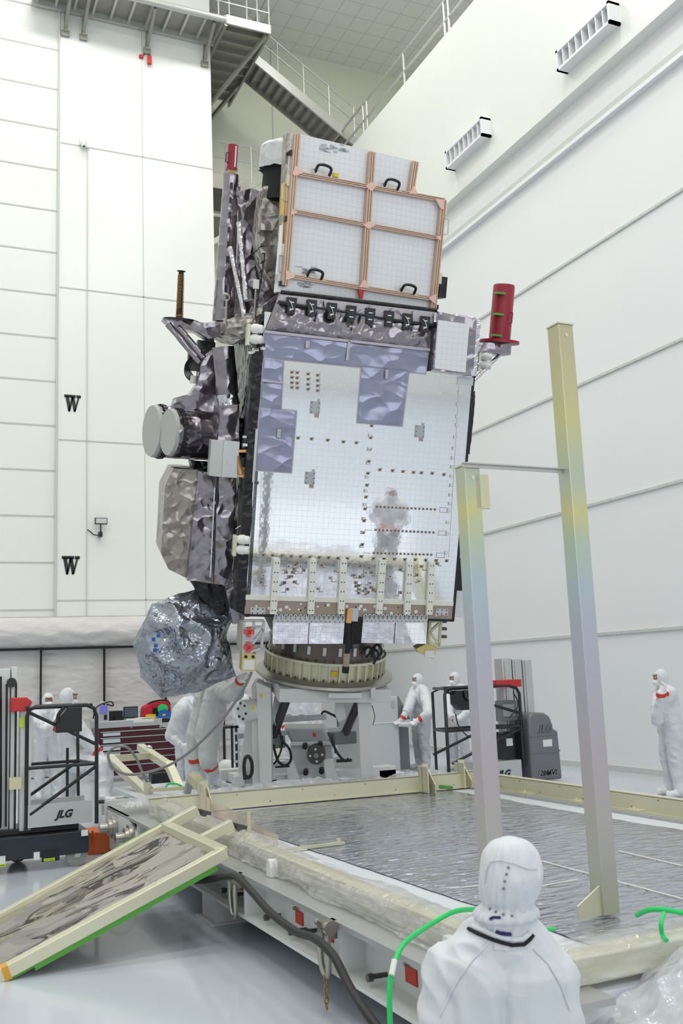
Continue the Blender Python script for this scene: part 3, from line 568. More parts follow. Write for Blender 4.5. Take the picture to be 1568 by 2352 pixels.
cable('grey_hose', [dep(577, 1545, 11.1), dep(560, 1580, 11.2), dep(520, 1640, 11.4), dep(460, 1705, 11.6), dep(410, 1745, 11.8), dep(360, 1768, 12), dep(300, 1779, 12.2), dep(262, 1765, 12.2), dep(248, 1735, 12.2), dep(262, 1717, 12.2), dep(290, 1716, 12.2), dep(312, 1740, 12.3), dep(325, 1770, 12.3), dep(340, 1800, 12.4), dep(350, 1812, 12.4)], .017, rubbergrey, 'long grey hose sagging in a loop from the satellite base to the far left rail', 'hose')
cable('white_hose', [dep(350, 1812, 12.5), dep(375, 1806, 12.6), dep(390, 1822, 12.6)], .012, whitem, 'short white hose curled on the far left rail', 'hose')
cable('green_tube', [dep(375, 1822, 12.6), dep(385, 1802, 12.6), dep(402, 1800, 12.6), dep(418, 1806, 12.6)], .012, greenc, 'short green cord on the far left rail', 'cord')
cable('black_hose', [dep(226, 1842, 12), dep(248, 1845, 11.9), dep(270, 1880, 11.4), dep(295, 1918, 10.9), dep(310, 1945, 10.4)], .022, rubber, 'black hose running over the pinned far end of the left girder', 'hose')
# orange jack under the far end
t = thing('floor_jack', 'rusty orange steel jack block under the far end of the left girder', 'jack', (2.1, 11.8, 0))
c = at(232, 1957, 2, 0); MB().prism([(c.x-.20, c.y+.3, 0), (c.x-.16, c.y-.1, 0), (c.x+.25, c.y-.22, 0), (c.x+.2, c.y+.3, 0)], (0, 0, .24)).build('block', orangem, t, smooth=False, bevel=.01)
MB().cyl((c.x+.30, c.y-.2, .1), (c.x+.12, c.y-.1, .1), .09).build('roller', rubbergrey, t)
MB().tube([(c.x-.12, c.y-.14, .26), (c.x-.10, c.y-.17, .2), (c.x-.11, c.y-.17, .12), (c.x-.13, c.y-.16, .06)], .012, smooth=4).build('chain', orangem, t)
t = thing('clamp_tool', 'small green and grey clamp lying on the deck by the far right bracket', 'clamp', dep(1005, 1805, 10.9))
MB().bar(at(985, 1803, 2, .53), at(1008, 1806, 2, .53), .05, .04).build('body', greypaint, t); MB().bar(at(1008, 1806, 2, .53), at(1040, 1809, 2, .51), .03, .03).build('handle', greenm, t); MB().box(*sum([[at(988, 1800, 2, .53)[i]-.04, at(988, 1800, 2, .53)[i]+.04] for i in range(3)], [])).build('jaw', greenm, t)
# ================================================================ satellite, leaning towards the camera on its stand
_zs = nrm([.075, 1, .081]); _xs = np.array([.9686, -.0420, -.2487]); _xs = nrm(_xs-_zs*_xs.dot(_zs)); _ys = np.cross(_zs, _xs)
SR = np.array([CM @ _xs, CM @ _ys, CM @ _zs]).T; SO = np.array(dep(798, 1417, 11.2))
SM = Matrix([list(r) for r in SR]).to_4x4(); SM.translation = Vector(SO)
def S(px, py, y=0.):                                # photo point -> satellite coordinates on its plane y
    o = SR.T @ (np.array([0, 0, EYE])-SO); r = SR.T @ ray(px, py); return Vector(o+r*((y-o[1])/r[1]))
sat = thing('satellite', 'huge foil-wrapped satellite leaning on its stand, mirror-tiled front panel facing the camera', 'satellite', mw=SM, local=True)
def part(mb, name, m, parent=sat, **k): return mb.build(name, m, parent, **k)
xl, xr = -1.185, 1.26
zt = S(700, 690).z; z0 = S(798, 1417).z
z1, z2, z3 = S(700, 1408).z, S(700, 1381).z, S(700, 1370).z; zf = 3.42
part(MB().box(xl+.03, xr-.02, .03, 2.15, -.02, zf), 'bus', blackk, smooth=False)
part(MB().box(xl, xr, 0, .03, z3, zf-.1), 'mirror_panel', osr, smooth=False)
lb = MB().box(xl, xr, -.004, .03, z0, z2, 0).box(xl, xr, -.016, .03, z2, z3, 1).box(xl-.0, xr+.02, -.02, .05, z0-.02, z0+.006, 2)
for i in range(34):
    x = xl+.1+(xr-xl-.2)*random.Random(i).random(); z = z0+.05+(z2-z0-.08)*random.Random(i+99).random(); r = random.Random(i+5).choice((.008, .012, .02)); lb.cyl((x, -.004, z), (x, -.008, z), r, n=10, mi=3 if r > .011 else 2)
part(lb, 'lower_band', [tanmetal, creamw, blackk, whitem], smooth=False)
for a, b in (((575, 1394), (607, 1412)), ((1000, 1397), (1027, 1413))):
    p, q = S(*a), S(*b); mb = MB().box(p.x, q.x, -.016, -.004, q.z, p.z, 0)
    for i in range(3):
        for j in range(2): mb.cyl((p.x+(q.x-p.x)*(.15+.35*i), -.02, q.z+(p.z-q.z)*(.2+.6*j)), (p.x+(q.x-p.x)*(.15+.35*i), -.01, q.z+(p.z-q.z)*(.2+.6*j)), .008, n=8, mi=1)
    part(mb, 'doubler_plate', [alum, blackk], smooth=False)
# white strap bars
for (tx, ty, bx, by) in ((634, 1282, 625, 1408), (717, 1282, 711, 1408), (787, 1283, 780, 1408), (876, 1285, 867, 1408), (938, 1289, 931, 1409), (988, 1289, 982, 1409)):
    t, b = S(tx, ty), S(bx, by); mb = MB().bar(t+V(0, -.04, 0), b+V(0, -.04, 0), .072, .06, up=(0, 1, 0))
    for k in range(6):
        c = t.lerp(b, .07+.172*k)
        for s in (-.016, .016): mb.cyl((c.x+s, -.066, c.z), (c.x+s, -.073, c.z), .007, n=8, mi=1)
    part(mb, 'strap_bar', [creamw, blackk], smooth=False)
def quad(a, b, c, d, nu, nv, y=-.02, amp=0., freq=4., seed=0, pleat=0., th=0):
    A, B, C, D = [S(*p) for p in (a, b, c, d)]      # TL TR BR BL
    def f(u, v):
        p = A.lerp(B, u).lerp(D.lerp(C, u), v); e = min(1, min(u, 1-u, v, 1-v)*14+.05)
        q = V(p.x*freq+seed, p.z*freq, 0); h = (1-abs(noise.noise(q+noise.noise_vector(q*.6)*.5))*2.4)*.6+.4*noise.noise(q*2.3)
        if pleat: h += pleat*abs(math.sin(u*47+3*noise.noise(V(u*9, seed, 0))))*(1-abs(v-.5))*1.2
        return V(p.x, y-(amp*h+abs(amp)*.6)*e-th*e, p.z)
    return MB().sheet(f, nu, nv)
def bquad(a, b, c, d, y=-.006, gr=.02, m=lavedge, name='tape_border'):
    P = [S(*p) for p in (a, b, c, d)]; ce = sum(P, V(0, 0, 0))/4; P = [p+V(math.copysign(gr, p.x-ce.x), 0, math.copysign(gr, p.z-ce.z)) for p in P]
    return part(MB().prism([V(p.x, y, p.z) for p in P], (0, .006, 0)), name, m, smooth=False)
# pleated purple blanket at the top
part(quad((640, 672), (998, 714), (986, 802), (609, 757), 150, 36, -.03, .022, 5, 1, .5), 'top_blanket', foilp)
part(MB().prism([S(634, 694, -.06), S(644, 676, -.06), S(1000, 717, -.06), S(996, 748, -.06)], (0, .03, 0)), 'top_flap', lavedge, smooth=False)
L = [((609, 757), (984, 802), (976, 858), (605, 821)), ((605, 821), (651, 826), (645, 941), (597, 936)), ((597, 936), (680, 945), (668, 1085), (588, 1079)), ((830, 843), (938, 854), (922, 978), (820, 970))]
for i, q in enumerate(L):
    bquad(*q, gr=.014 if i != 1 else .01); part(quad(*q, 60, 46, -.012, .006, 2.6, 3+i*3), 'lavender_film', lavender)
for a, b, w_ in (((606, 762), (985, 804), .03), ((800, 782), (795, 828), .03), ((603, 875), (650, 880), .02), ((705, 783), (704, 800), .045), ((886, 850), (885, 870), .03), ((640, 985), (638, 1005), .04)):
    p, q = S(*a), S(*b); part(MB().bar(p+V(0, -.035, 0), q+V(0, -.035, 0), w_, .006, up=(0, 1, 0)), 'tape_strip', lavedge, smooth=False)
# black seam and clips
mb = MB(); pts = [S(*p)+V(0, -.085, 0) for p in ((636, 694), (665, 700), (710, 707), (757, 713), (801, 721), (844, 728), (887, 735), (929, 740), (969, 745), (992, 748))]
part(mb.tube(pts, .016, 6), 'seam_strip', blacktape)
part(MB().tube([S(*p)+V(0, -.04, 0) for p in ((643, 672), (700, 678), (800, 690), (900, 702), (1000, 714))], .022, 8).tube([S(*p)+V(0, -.03, 0) for p in ((993, 745), (990, 790), (984, 852))], .02, 8), 'edge_seal', blackk)
for k, (x, y) in enumerate(((665, 704), (711, 709), (757, 716), (801, 722), (844, 728), (887, 734), (929, 740), (969, 746))):
    p = S(x, y); cl = part(MB().box(p.x-.054, p.x+.054, -.112, -.062, p.z+.0, p.z+.085).box(p.x-.042, p.x+.042, -.112, -.062, p.z-.09, p.z+.0), 'clip', blacktape, smooth=False)
    [part(MB().box(p.x-.022, p.x+.022, -.118, -.11, p.z+dz, p.z+dz+.012), 'clip_bar', alum, cl, smooth=False) for dz in (.028, -.045)]
    if k in (0, 1, 2, 6, 7): part(MB().tube([V(p.x-.03, -.115, p.z+.05), V(p.x-.01, -.135, p.z+.02), V(p.x+.01, -.125, p.z-.03), V(p.x-.02, -.115, p.z-.06)], .004, 5, smooth=4), 'tie_wire', whitem, cl)
# small radiator at the top right
P = [S(*p) for p in ((996, 718), (1084, 738), (1076, 864), (984, 851))]
rb = part(MB().prism([V(p.x, -.14, p.z) for p in P], (0, .3, 0)), 'side_radiator', foilp, smooth=False)
part(MB().prism([V(p.x, -.147, p.z) for p in [S(*q, -.14) for q in ((1005, 735), (1077, 745), (1068, 856), (997, 846))]], (0, .008, 0)), 'radiator_plate', osrw, rb, smooth=False)
o = part(MB().gbox(P[0].x-.03, P[1].x, -.12, .12, P[1].z-.06, P[0].z-.02, .03), 'foil_top', foils, rb, weld=True); crumple(o, .035, 6, seed=3)
o = part(MB().gbox(P[2].x-.02, P[2].x+.04, -.13, .05, P[2].z, P[1].z, .03), 'foil_edge', foils, rb, weld=True); crumple(o, .012, 8, seed=5)
p = S(1056, 865); part(MB().box(p.x-.03, xr+.01, -.02, 0, p.z-.09, p.z), 'doubler_plate', alum, smooth=False)
# grey square plates
for x, y in ((723, 936), (711, 1098), (963, 991)):
    p = S(x, y); mb = MB().box(p.x-.055, p.x+.055, -.014, 0, p.z-.07, p.z+.07, 0).box(p.x+.02, p.x+.05, -.01, 0, p.z+.07, p.z+.1, 0).box(p.x+.0, p.x+.05, -.008, 0, p.z-.11, p.z-.07, 2)
    for i in (-1, 1):
        for j in (-1, 0, 1): mb.cyl((p.x+i*.042, -.018, p.z+j*.052), (p.x+i*.042, -.012, p.z+j*.052), .006, n=8, mi=1)
    part(mb, 'grounding_plate', [greypaint, blackk, tanmetal], smooth=False)
# fastener pads
pd = MB().box(-.019, .019, -.002, 0, -.017, .017, 0).cyl((0, -.005, 0), (0, -.001, 0), .009, n=8, mi=1).box(.019, .026, -.001, 0, .0, .022, 0)
padA = part(pd, 'fastener_pad', [tanmetal, blackk], smooth=False)
pw = MB().box(-.019, .019, -.002, 0, -.017, .017, 0).cyl((0, -.005, 0), (0, -.001, 0), .011, n=10, mi=1).box(-.026, -.019, -.001, 0, -.02, .022, 2)
padB = part(pw, 'fastener_pad', [alum, whitem, tanmetal], smooth=False)
used = {'A': 0, 'B': 0}
def pads(kind, pts):
    src = padA if kind == 'A' else padB
    for x, y in pts:
        p = S(x, y); o = src if not used[kind] else src.copy(); 
        if used[kind]: COL.objects.link(o)
        used[kind] = 1; o.location = (p.x, -.001, p.z)
def ln(a, b, n): return [(a[0]+(b[0]-a[0])*i/(n-1), a[1]+(b[1]-a[1])*i/(n-1)) for i in range(n)]
pads('A', [(x, y+dy) for x, dy in ((670, 0), (682, 1), (707, 4), (729, 7)) for y in (855, 867, 879, 890)])
pads('A', [(684, 1006), (715, 1008), (752, 1011), (788, 1015), (818, 1017)]+[(872, 1079), (901, 1081), (925, 1083), (949, 1085), (967, 1086), (992, 1087), (1019, 1090)])
pads('A', ln((853, 978), (829, 1278), 12)); pads('B', ln((850, 1000), (830, 1255), 9))
pads('B', [(1055, 902), (1052, 929), (1050, 957), (1049, 976), (1045, 1004), (1042, 1030), (1040, 1052), (1038, 1073), (1037, 1094), (1036, 1115), (1034, 1137), (1033, 1157), (1030, 1173), (1028, 1200), (1027, 1226), (1024, 1270)])
pads('B', [(611, 1087), (609, 1116), (608, 1133), (605, 1162), (604, 1185), (602, 1207), (601, 1230), (599, 1262)])
pads('A', ln((604, 1275), (797, 1283), 10)+ln((857, 1283), (1025, 1288), 8)+[(827, 1300), (826, 1325), (824, 1345), (823, 1362)])
for a, b, y0, y1 in ((865, 998, 1164, 1170), (862, 995, 1217, 1223), (858, 990, 1270, 1274)):
    mb = MB()
    for x, y in ln((a, y0), (b, y1), 16):
        p = S(x, y); mb.box(p.x-.013, p.x+.013, -.006, 0, p.z-.013, p.z+.013, 0).cyl((p.x, -.008, p.z), (p.x, -.005, p.z), .007, n=6, mi=1)
    p = S(a-25, y0), S(a-8, y0); q = S(b+12, y1-4), S(b+30, y1+7)
    mb.box(p[0].x, p[1].x, -.002, 0, p[0].z-.003, p[0].z+.003, 0)
    for z in (q[0].z, q[1].z): mb.box(q[0].x, q[1].x, -.002, 0, z-.003, z+.003, 0)
    for x in (q[0].x, q[1].x): mb.box(x-.003, x+.003, -.002, 0, q[1].z, q[0].z, 0)
    part(mb, 'fastener_row', [tanmetal, blackk], smooth=False)
mb = MB(); rr = random.Random(4)
for i in range(64):
    x, y = rr.uniform(588, 1020), rr.uniform(1293, 1362); p = S(x, y); s = rr.choice((-1, 1)); h = rr.uniform(.02, .05)
    if any(abs(x-c) < 12 for c in (630, 714, 783, 871, 934, 985)): continue
    mb.box(p.x-.018, p.x+.018, -.002, 0, p.z-.018, p.z+.018, 0 if i % 3 else 2); mb.cyl((p.x, -.009, p.z), (p.x, -.005, p.z), .008, n=8, mi=1)
    x0_, x1_ = sorted((p.x+s*.018, p.x+s*.028)); mb.box(x0_, x1_, -.003, 0, p.z-h, p.z+.02, 0); x0_, x1_ = sorted((p.x+s*.018, p.x+s*(.03+h))); mb.box(x0_, x1_, -.003, 0, p.z-h, p.z-h+.01, 0)
tag(part(mb, 'trace_brackets', [tanmetal, blackk, alum], smooth=False), kind='stuff')
mb = MB()
for a, b in (((1054, 880), (1030, 1280)), ((735, 852), (733, 905)), ((608, 1275), (800, 1283)), ((600, 1090), (594, 1265))):
    mb.bar(S(*a)+V(0, -.001, 0), S(*b)+V(0, -.001, 0), .004, .002, up=(0, 1, 0))
part(mb, 'seam_lines', tanmetal, smooth=False)
# lower hanging mirror radiators with perforated flanges
for (a, b, c, d) in (((628, 1414), (791, 1416), (786, 1478), (625, 1478)), ((833, 1414), (981, 1415), (977, 1478), (828, 1476))):
    A, B, C, D = [S(*p) for p in (a, b, c, d)]; A.y = B.y = C.y = D.y = -.02
    pn = part(MB().prism([A+V(0, 0, -.05), B+V(0, 0, -.05), C, D], (0, .03, 0)), 'lower_radiator', osr, smooth=False)
    mb = MB().prism([A+V(0, -.006, -.0), B+V(0, -.006, -.0), B+V(0, -.006, -.075), A+V(0, -.006, -.075)], (0, .01, 0)); n = 15
    for i in range(n):
        c_ = A.lerp(B, (i+.5)/n); mb.cyl(c_+V(0, -.006, .0), c_+V(0, .004, .0), .024, n=12)
        mb.cyl(c_+V(0, -.009, .004), c_+V(0, -.004, .004), .007, n=6, mi=1)
        for j in range(2): mb.cyl(c_+V(.02*j, -.009, -.028-.028*j), c_+V(.02*j, -.004, -.028-.028*j), .006, n=6, mi=1)
    part(mb, 'perforated_flange', [alum, blackk], pn, smooth=False)
    m_ = A.lerp(B, .5); k_ = D.lerp(C, .5); part(MB().bar(m_+V(0, -.003, -.07), k_+V(0, -.003, 0), .008, .003, up=(0, 1, 0)), 'panel_joint', blackk, pn, smooth=False)
# right edge strip, black patches, lower right small radiator
part(MB().box(xr, xr+.035, .0, 2.1, z0-.02, zf-.55), 'edge_blanket', blackk, smooth=False)
for (x, y, w_, h_, yy) in ((1079, 918, .05, .1, .1), (1074, 975, .06, .35, .3), (1050, 1320, .09, .19, .25), (1056, 1165, .05, .2, .3)):
    p = S(x, y, yy); o = part(MB().gbox(p.x-w_, p.x+w_, yy, yy+.15, p.z-h_, p.z+h_, .04), 'black_patch', blackk, weld=True); crumple(o, .02, 6, seed=x)
P = [S(*p, .45) for p in ((1044, 1334), (1079, 1340), (1072, 1421), (1036, 1416))]
part(MB().prism(P, (0, .05, 0)), 'lower_side_radiator', osrw, smooth=False)
def thruster(x, y, yy, s=1, n=2, gap=22, name='thruster_pair'):
    p = S(x, y, yy); b = part(MB().box(p.x-.05*s-.02, p.x-.05*s+.02, yy-.05, yy+.06, p.z-.13, p.z+.1), name, alodine2, smooth=False, bevel=.008)
    for k in range(n):
        z = p.z+.055-k*.11; c = part(MB().lathe((p.x, yy-.02, z), (s, -.35, 0), [(-.04, .03), (0, .052), (.05, .055), (.055, .048), (.10, .045), (.11, .03), (.11, 0)], 20), 'nozzle_cover', whitem, b)
thruster(1107, 829, .9); thruster(1062, 1262, .6); thruster(580, 767, -.02); thruster(549, 1250, -.06)
# ---- right antenna under a red cover on its bracket
pc = S(1146, 789, 1.0); pt = S(1155, 660, 1.0); h = pt.z-pc.z
part(MB().lathe(pc, (0, 0, 1), [(0, 0), (0, .25), (.035, .25), (.035, 0)], 40), 'antenna_disc', redpaint)
rc = part(MB().lathe(pc+V(0, 0, .03), (0, 0, 1), [(0, .135), (h-.02, .135), (h, .125), (h, 0)], 40), 'red_cover', redpaint)
for z in (.04, .30, .56): part(MB().box(pc.x-.15, pc.x-.03, pc.y-.14, pc.y-.07, pc.z+.03+z, pc.z+.055+z), 'green_tape', greenm, rc, smooth=False)
part(MB().tube([pc+V(.07, -.125, .25), pc+V(.08, -.15, .25), pc+V(.08, -.15, .38), pc+V(.07, -.125, .38)], .008, 6), 'handle', redpaint, rc)
o = part(MB().gbox(xr, pc.x+.1, .85, 1.15, pc.z-.14, pc.z-.02, .04), 'antenna_arm', foilp, weld=True); crumple(o, .025, 6, seed=2)
for a, b in (((1150, 812), (1084, 878)), ((1120, 815), (1086, 850))): part(MB().cyl(S(*a, .95), S(*b, .8), .025, n=10, rings=6), 'strut', foils)
# ---- foil stack on the left of the top: instrument body, barrel with bonnet, mast, blankets
def fpoly(pts, y, th, name, m, amp=.03, sc=4, seed=0, parent=sat, st=.06, an=(1, 1, 1)):
    P = [S(*p, y) for p in pts]; bm = bmesh.new(); vs = [bm.verts.new(p) for p in P]; f = bm.faces.new(vs)
    r = bmesh.ops.extrude_face_region(bm, geom=[f]); bmesh.ops.translate(bm, verts=[v for v in r['geom'] if isinstance(v, bmesh.types.BMVert)], vec=(0, th, 0))
    bmesh.ops.triangulate(bm, faces=bm.faces)
    for _ in range(6):
        ed = [e for e in bm.edges if e.calc_length() > st]
        if not ed: break
        bmesh.ops.subdivide_edges(bm, edges=ed, cuts=1); bmesh.ops.triangulate(bm, faces=bm.faces)
    bmesh.ops.recalc_face_normals(bm, faces=bm.faces)
    me = bpy.data.meshes.new(name); bm.to_mesh(me); bm.free(); me.materials.append(m); me.polygons.foreach_set('use_smooth', [True]*len(me.polygons))
    o = bpy.data.objects.new(name, me); COL.objects.link(o); o.parent = parent; crumple(o, amp, sc, seed=seed, aniso=an); return o
fpoly([(548, 442), (575, 434), (605, 440), (650, 455), (650, 700), (520, 738), (545, 600)], 1.5, .12, 'rear_blanket', foilp, .03, 2.2, 1, st=.05, an=(1, 1, .6))
fpoly([(600, 470), (606, 428), (660, 418), (664, 560), (598, 565), (594, 520)], .75, .5, 'instrument_blanket', foilg, .025, 4, 2)
fpoly([(602, 480), (632, 470), (640, 500), (628, 530), (598, 528)], .55, .25, 'blanket_bulge', foilg, .015, 4, 3)
fpoly([(598, 570), (655, 556), (650, 665), (632, 672), (612, 625)], .7, .5, 'instrument_blanket', foilg, .03, 3.5, 6)
fpoly([(520, 735), (590, 712), (642, 676), (636, 700), (604, 760), (560, 775), (520, 762)], .35, 1.2, 'deck_blanket', foilg, .045, 5, 8)
fpoly([(612, 640), (642, 672), (600, 712), (590, 690)], .9, .4, 'purple_fold', foilp, .03, 4, 9)
c = S(640, 425, .9); c.x += .09
part(MB().lathe(c, (0, 0, 1), [(-.2, .29), (.36, .27)], 40), 'black_barrel', blackfab)
def bon(u, v):
    a_ = 2*math.pi*u; r = .33*math.sin(math.pi/2*min(1, (1-v)*1.6+.02))**.5*(1+.04*math.sin(a_*14)*(1-v)); z = .16+.36*v**.7
    if v > .5: r = .33*math.cos((v-.5)*math.pi)**.5+.001
    return c+V(r*math.cos(a_), r*math.sin(a_), z+.02*noise.noise(V(math.cos(a_)*3, math.sin(a_)*3, v*4)))
part(MB().sheet(bon, 90, 16), 'white_bonnet', suitw)
b0, b1 = S(512, 738, 1.1), S(531, 402, 1.1); d_ = b1-b0
o = part(MB().cyl(b0, b1, .125, .085, n=14, rings=60), 'mast', foilp); crumple(o, .02, 7, seed=5)
for k in range(9): q = b0+d_*(.12+.1*k)+V(.0, -.15+.007*k, 0); part(MB().box(q.x-.018, q.x+.012, q.y, q.y+.03, q.z-.04, q.z+.03), 'black_marker', blacktape, o, smooth=False)
part(MB().box(b1.x-.05, b1.x+.05, b1.y-.05, b1.y+.05, b1.z-.02, b1.z+.05), 'wood_block', wood, smooth=False)
rc = part(MB().lathe(b1+V(0, 0, .05), (0, 0, 1), [(0, 0), (0, .068), (.03, .068), (.03, .06), (.29, .06), (.29, 0)], 28), 'mast_cover', redpaint)
part(MB().tube([b1+V(-.05, -.04, .12), b1+V(-.08, -.05, .13), b1+V(-.08, -.05, .23), b1+V(-.05, -.04, .24)], .007, 6), 'handle', blackpaint, rc)
part(MB().box(b1.x+.02, b1.x+.035, b1.y-.062, b1.y-.05, b1.z+.08, b1.z+.32), 'white_label', whitem, rc, smooth=False)
fpoly([(535, 418), (548, 412), (553, 425), (548, 450), (530, 452)], 1.2, .12, 'mast_knuckle', foilp, .02, 7, 12)
for a, b, r in (((529, 568), (566, 746), .028), ((549, 512), (566, 690), .03)): o = part(MB().cyl(S(*a, .75), S(*b, .45), r, n=12, rings=30), 'foil_strut', foils); crumple(o, .006, 14, seed=r)
for a, b in (((520, 690), (518, 745)), ((588, 655), (584, 730))): part(MB().cyl(S(*a, .3), S(*b, .3), .012, n=8), 'hoist_rod', chrome)
p = S(520, 683, .3); part(MB().tube([p+V(.035*math.cos(t_), 0, .035*math.sin(t_)) for t_ in [2*math.pi*i/14 for i in range(15)]], .01, 6), 'eye_ring', chrome)
p = S(588, 653, .3); part(MB().box(p.x-.03, p.x+.03, .28, .32, p.z-.05, p.z+.05), 'rod_block', creamw, smooth=False)
for i in range(6): p = S(604-i*3.6, 592+i*22, .66); part(MB().box(p.x-.02, p.x+.015, .62, .66, p.z+.04, p.z+.05).box(p.x+.005, p.x+.018, .62, .66, p.z-.05, p.z+.05).box(p.x-.02, p.x+.015, .62, .66, p.z-.05, p.z-.04), 'black_clip', blacktape, smooth=False)
# ---- left shelf with gold helix antenna
fpoly([(374, 732), (420, 730), (470, 742), (512, 738), (515, 772), (478, 778), (452, 762), (400, 752)], 1.0, .35, 'antenna_shelf', foilp, .025, 6, 20)
o = part(MB().lathe(S(412, 733, 1.1), (0, 0, 1), [(-.02, 0), (-.02, .19), (.0, .19), (.0, 0)], 30), 'shelf_disc', blackk)
a0, a1 = S(412, 731, 1.1), S(416, 624, 1.1); hx = a1-a0
he = part(MB().cyl(a0, a1, .03, .026, n=12), 'helix_antenna', darkmetal)
part(MB().tube([a0+hx*(i/480)+V(.042*math.cos(i*.42), .042*math.sin(i*.42), 0)*(1-.2*i/480) for i in range(450)], .006, 4), 'helix_wire', brass, he)
part(MB().lathe(a1+V(0, 0, -.03), (0, 0, 1), [(0, .03), (.03, .03), (.03, .05), (.04, .05), (.04, 0)], 16), 'helix_cap', blackk, he)
for a, b in (((386, 745), (460, 832)), ((409, 752), (468, 822))): o = part(MB().cyl(S(*a, 1.0), S(*b, .9), .038, n=10, rings=14), 'foil_strut', foilp); crumple(o, .012, 9, seed=4)
m_ = MB(); rr = random.Random(9)
for i in range(16):
    p = S(rr.uniform(440, 486), rr.uniform(790, 872), 1.25); s_ = rr.uniform(.03, .08); m_.box(p.x-s_, p.x+s_, 1.2, 1.35, p.z-s_, p.z+s_)
part(m_, 'dark_hardware', darkmetal, smooth=False)
p = S(444, 873, 1.2); part(MB().cyl(p+V(0, 0, .05), p+V(0, 0, -.04), .045, n=20), 'white_canister', whitem)
m_ = MB()
for i in range(5): a = S(438+i*4, 820, 1.2); m_.tube([a, a+V(-.06-.01*i, -.03, -.10), a+V(-.05, -.02, -.22), a+V(.04, 0, -.30)], .008, 5, smooth=5)
part(m_, 'cable_bundle', rubber)
# ---- black blankets down the left side
o = part(MB().gbox(xl-.05, xl+.03, .06, 2.1, .0, 3.3, .06), 'side_blanket', foilb, weld=True); crumple(o, .05, 3, seed=7)
part(MB().prism([S(606, 760, .0), S(612, 757, .0), S(572, 1417, 0), S(563, 1417, 0)], (0, .05, 0)), 'side_edge', blackpaint, smooth=False)
o = part(MB().gbox(xl-.09, xl+.0, .0, .34, .02, 2.9, .05), 'corner_blanket', foilb, weld=True); crumple(o, .045, 3.2, seed=14, aniso=(1, 1, .6))
# purple vertical roll, silver neck and blanket funnel above the drums
a, b = S(512, 798, .7), S(523, 905, .7); o = part(MB().cyl(a, b, .125, .125, n=24, rings=20), 'purple_roll', foilp); crumple(o, .02, 4, seed=1)
a, b = S(521, 905, .7), S(526, 932, .7); o = part(MB().cyl(a, b, .12, .13, n=24, rings=6), 'silver_collar', foils); crumple(o, .02, 7, seed=2)
fpoly([(396, 945), (400, 915), (438, 905), (456, 880), (464, 820), (492, 800), (505, 945)], 1.0, .35, 'drum_blanket', foilp, .03, 3.5, 23)
fpoly([(505, 932), (548, 930), (550, 1030), (500, 1050)], .45, .55, 'drum_root_blanket', foilp, .03, 3.2, 24)
# the two drums
def drum(px, py, y, r, lab):
    c = S(px, py, y); L_ = (xl-.0)-c.x+.06; ax = V(1, .30, 0).normalized()
    o = part(MB().cyl(c, c+ax*L_, r, r*1.04, n=64, rings=26, cap=False), 'drum', foilp, weld=True); crumple(o, .014, 3.2, seed=px, aniso=(1.6, 1, 1))
    part(MB().lathe(c, ax, [(-.03, 0), (-.03, r*.98), (.01, r*1.02), (.02, r)], 64), 'drum_cap', greypaint if 0 else mat('cap_grey'+str(px), (.46, .46, .45), .5), o)
    part(MB().lathe(c+ax*.06, ax, [(0, r*1.045), (.035, r*1.05)], 64), 'black_band', blacktape, o)
    mb = MB()
    for i in range(28):
        t_ = 2*math.pi*i/28; q = c+ax*.06+ax.cross(V(0, 0, 1))*(r*1.045*math.cos(t_))+V(0, 0, r*1.045*math.sin(t_)); mb.bar(q, q+ax*.055, .03, .012, up=q-c)
    part(mb, 'band_tabs', blacktape, o, smooth=False)
drum(352, 990, 1.35, .31, ''); drum(391, 993, .85, .27, '')
p, q = S(463, 998, .55), S(490, 1002, .55); part(MB().box(p.x, q.x, .55, .58, q.z, p.z+.03), 'black_tape_strip', blacktape, smooth=False)
# grey box with copper bracket
g0, g1 = S(513, 1012, .1), S(545, 1098, .1); bx = part(MB().box(g0.x, g1.x, .08, .45, g1.z, g0.z).prism([V(g0.x, .08, g0.z), V(g0.x-.12, .22, g0.z), V(g0.x-.12, .22, g1.z), V(g0.x, .08, g1.z)], (0, .2, 0)), 'grey_box', alum, smooth=False, bevel=.006)
for z in (g1.z+.14, g1.z+.03): part(MB().cyl((g0.x+.08, .085, z+.03), (g0.x+.08, .07, z+.03), .028, n=20), 'cover_disc', alum, bx)
k = MB(); 
for a, b in (((545, 1036), (586, 1036)), ((546, 1046), (552, 1090)), ((548, 1078), (586, 1078)), ((545, 1092), (586, 1096))): k.bar(S(*a, .1), S(*b, .02), .03, .03)
part(k, 'copper_bracket', orangecu, smooth=False)
a, b = S(552, 1050, .12), S(584, 1074, .12); part(MB().box(a.x, b.x, .08, .3, b.z, a.z), 'black_module', blackpaint, smooth=False)
a, b = S(586, 985, .0), S(594, 1108, 0); part(MB().box(a.x, a.x+.025, -.03, .0, b.z, a.z), 'white_edge_rail', alum, smooth=False)
m_ = MB(); rr = random.Random(2)
for i in range(14):
    p = S(rr.uniform(560, 590), rr.uniform(980, 1030) if i < 8 else rr.uniform(1095, 1112), .05); s_ = rr.uniform(.012, .03); part(MB().box(p.x-s_, p.x+s_, .0, .06, p.z-s_*.6, p.z+s_*.6), 'connector_block', creamw if i % 2 else blackk, smooth=False)
for i in range(9):
    p = S(rr.uniform(570, 605), rr.uniform(782, 820), .02); s_ = rr.uniform(.012, .03); part(MB().box(p.x-s_, p.x+s_, -.02, .06, p.z-s_*.5, p.z+s_*.5), 'connector_block', creamw if i % 2 else blackk, smooth=False)
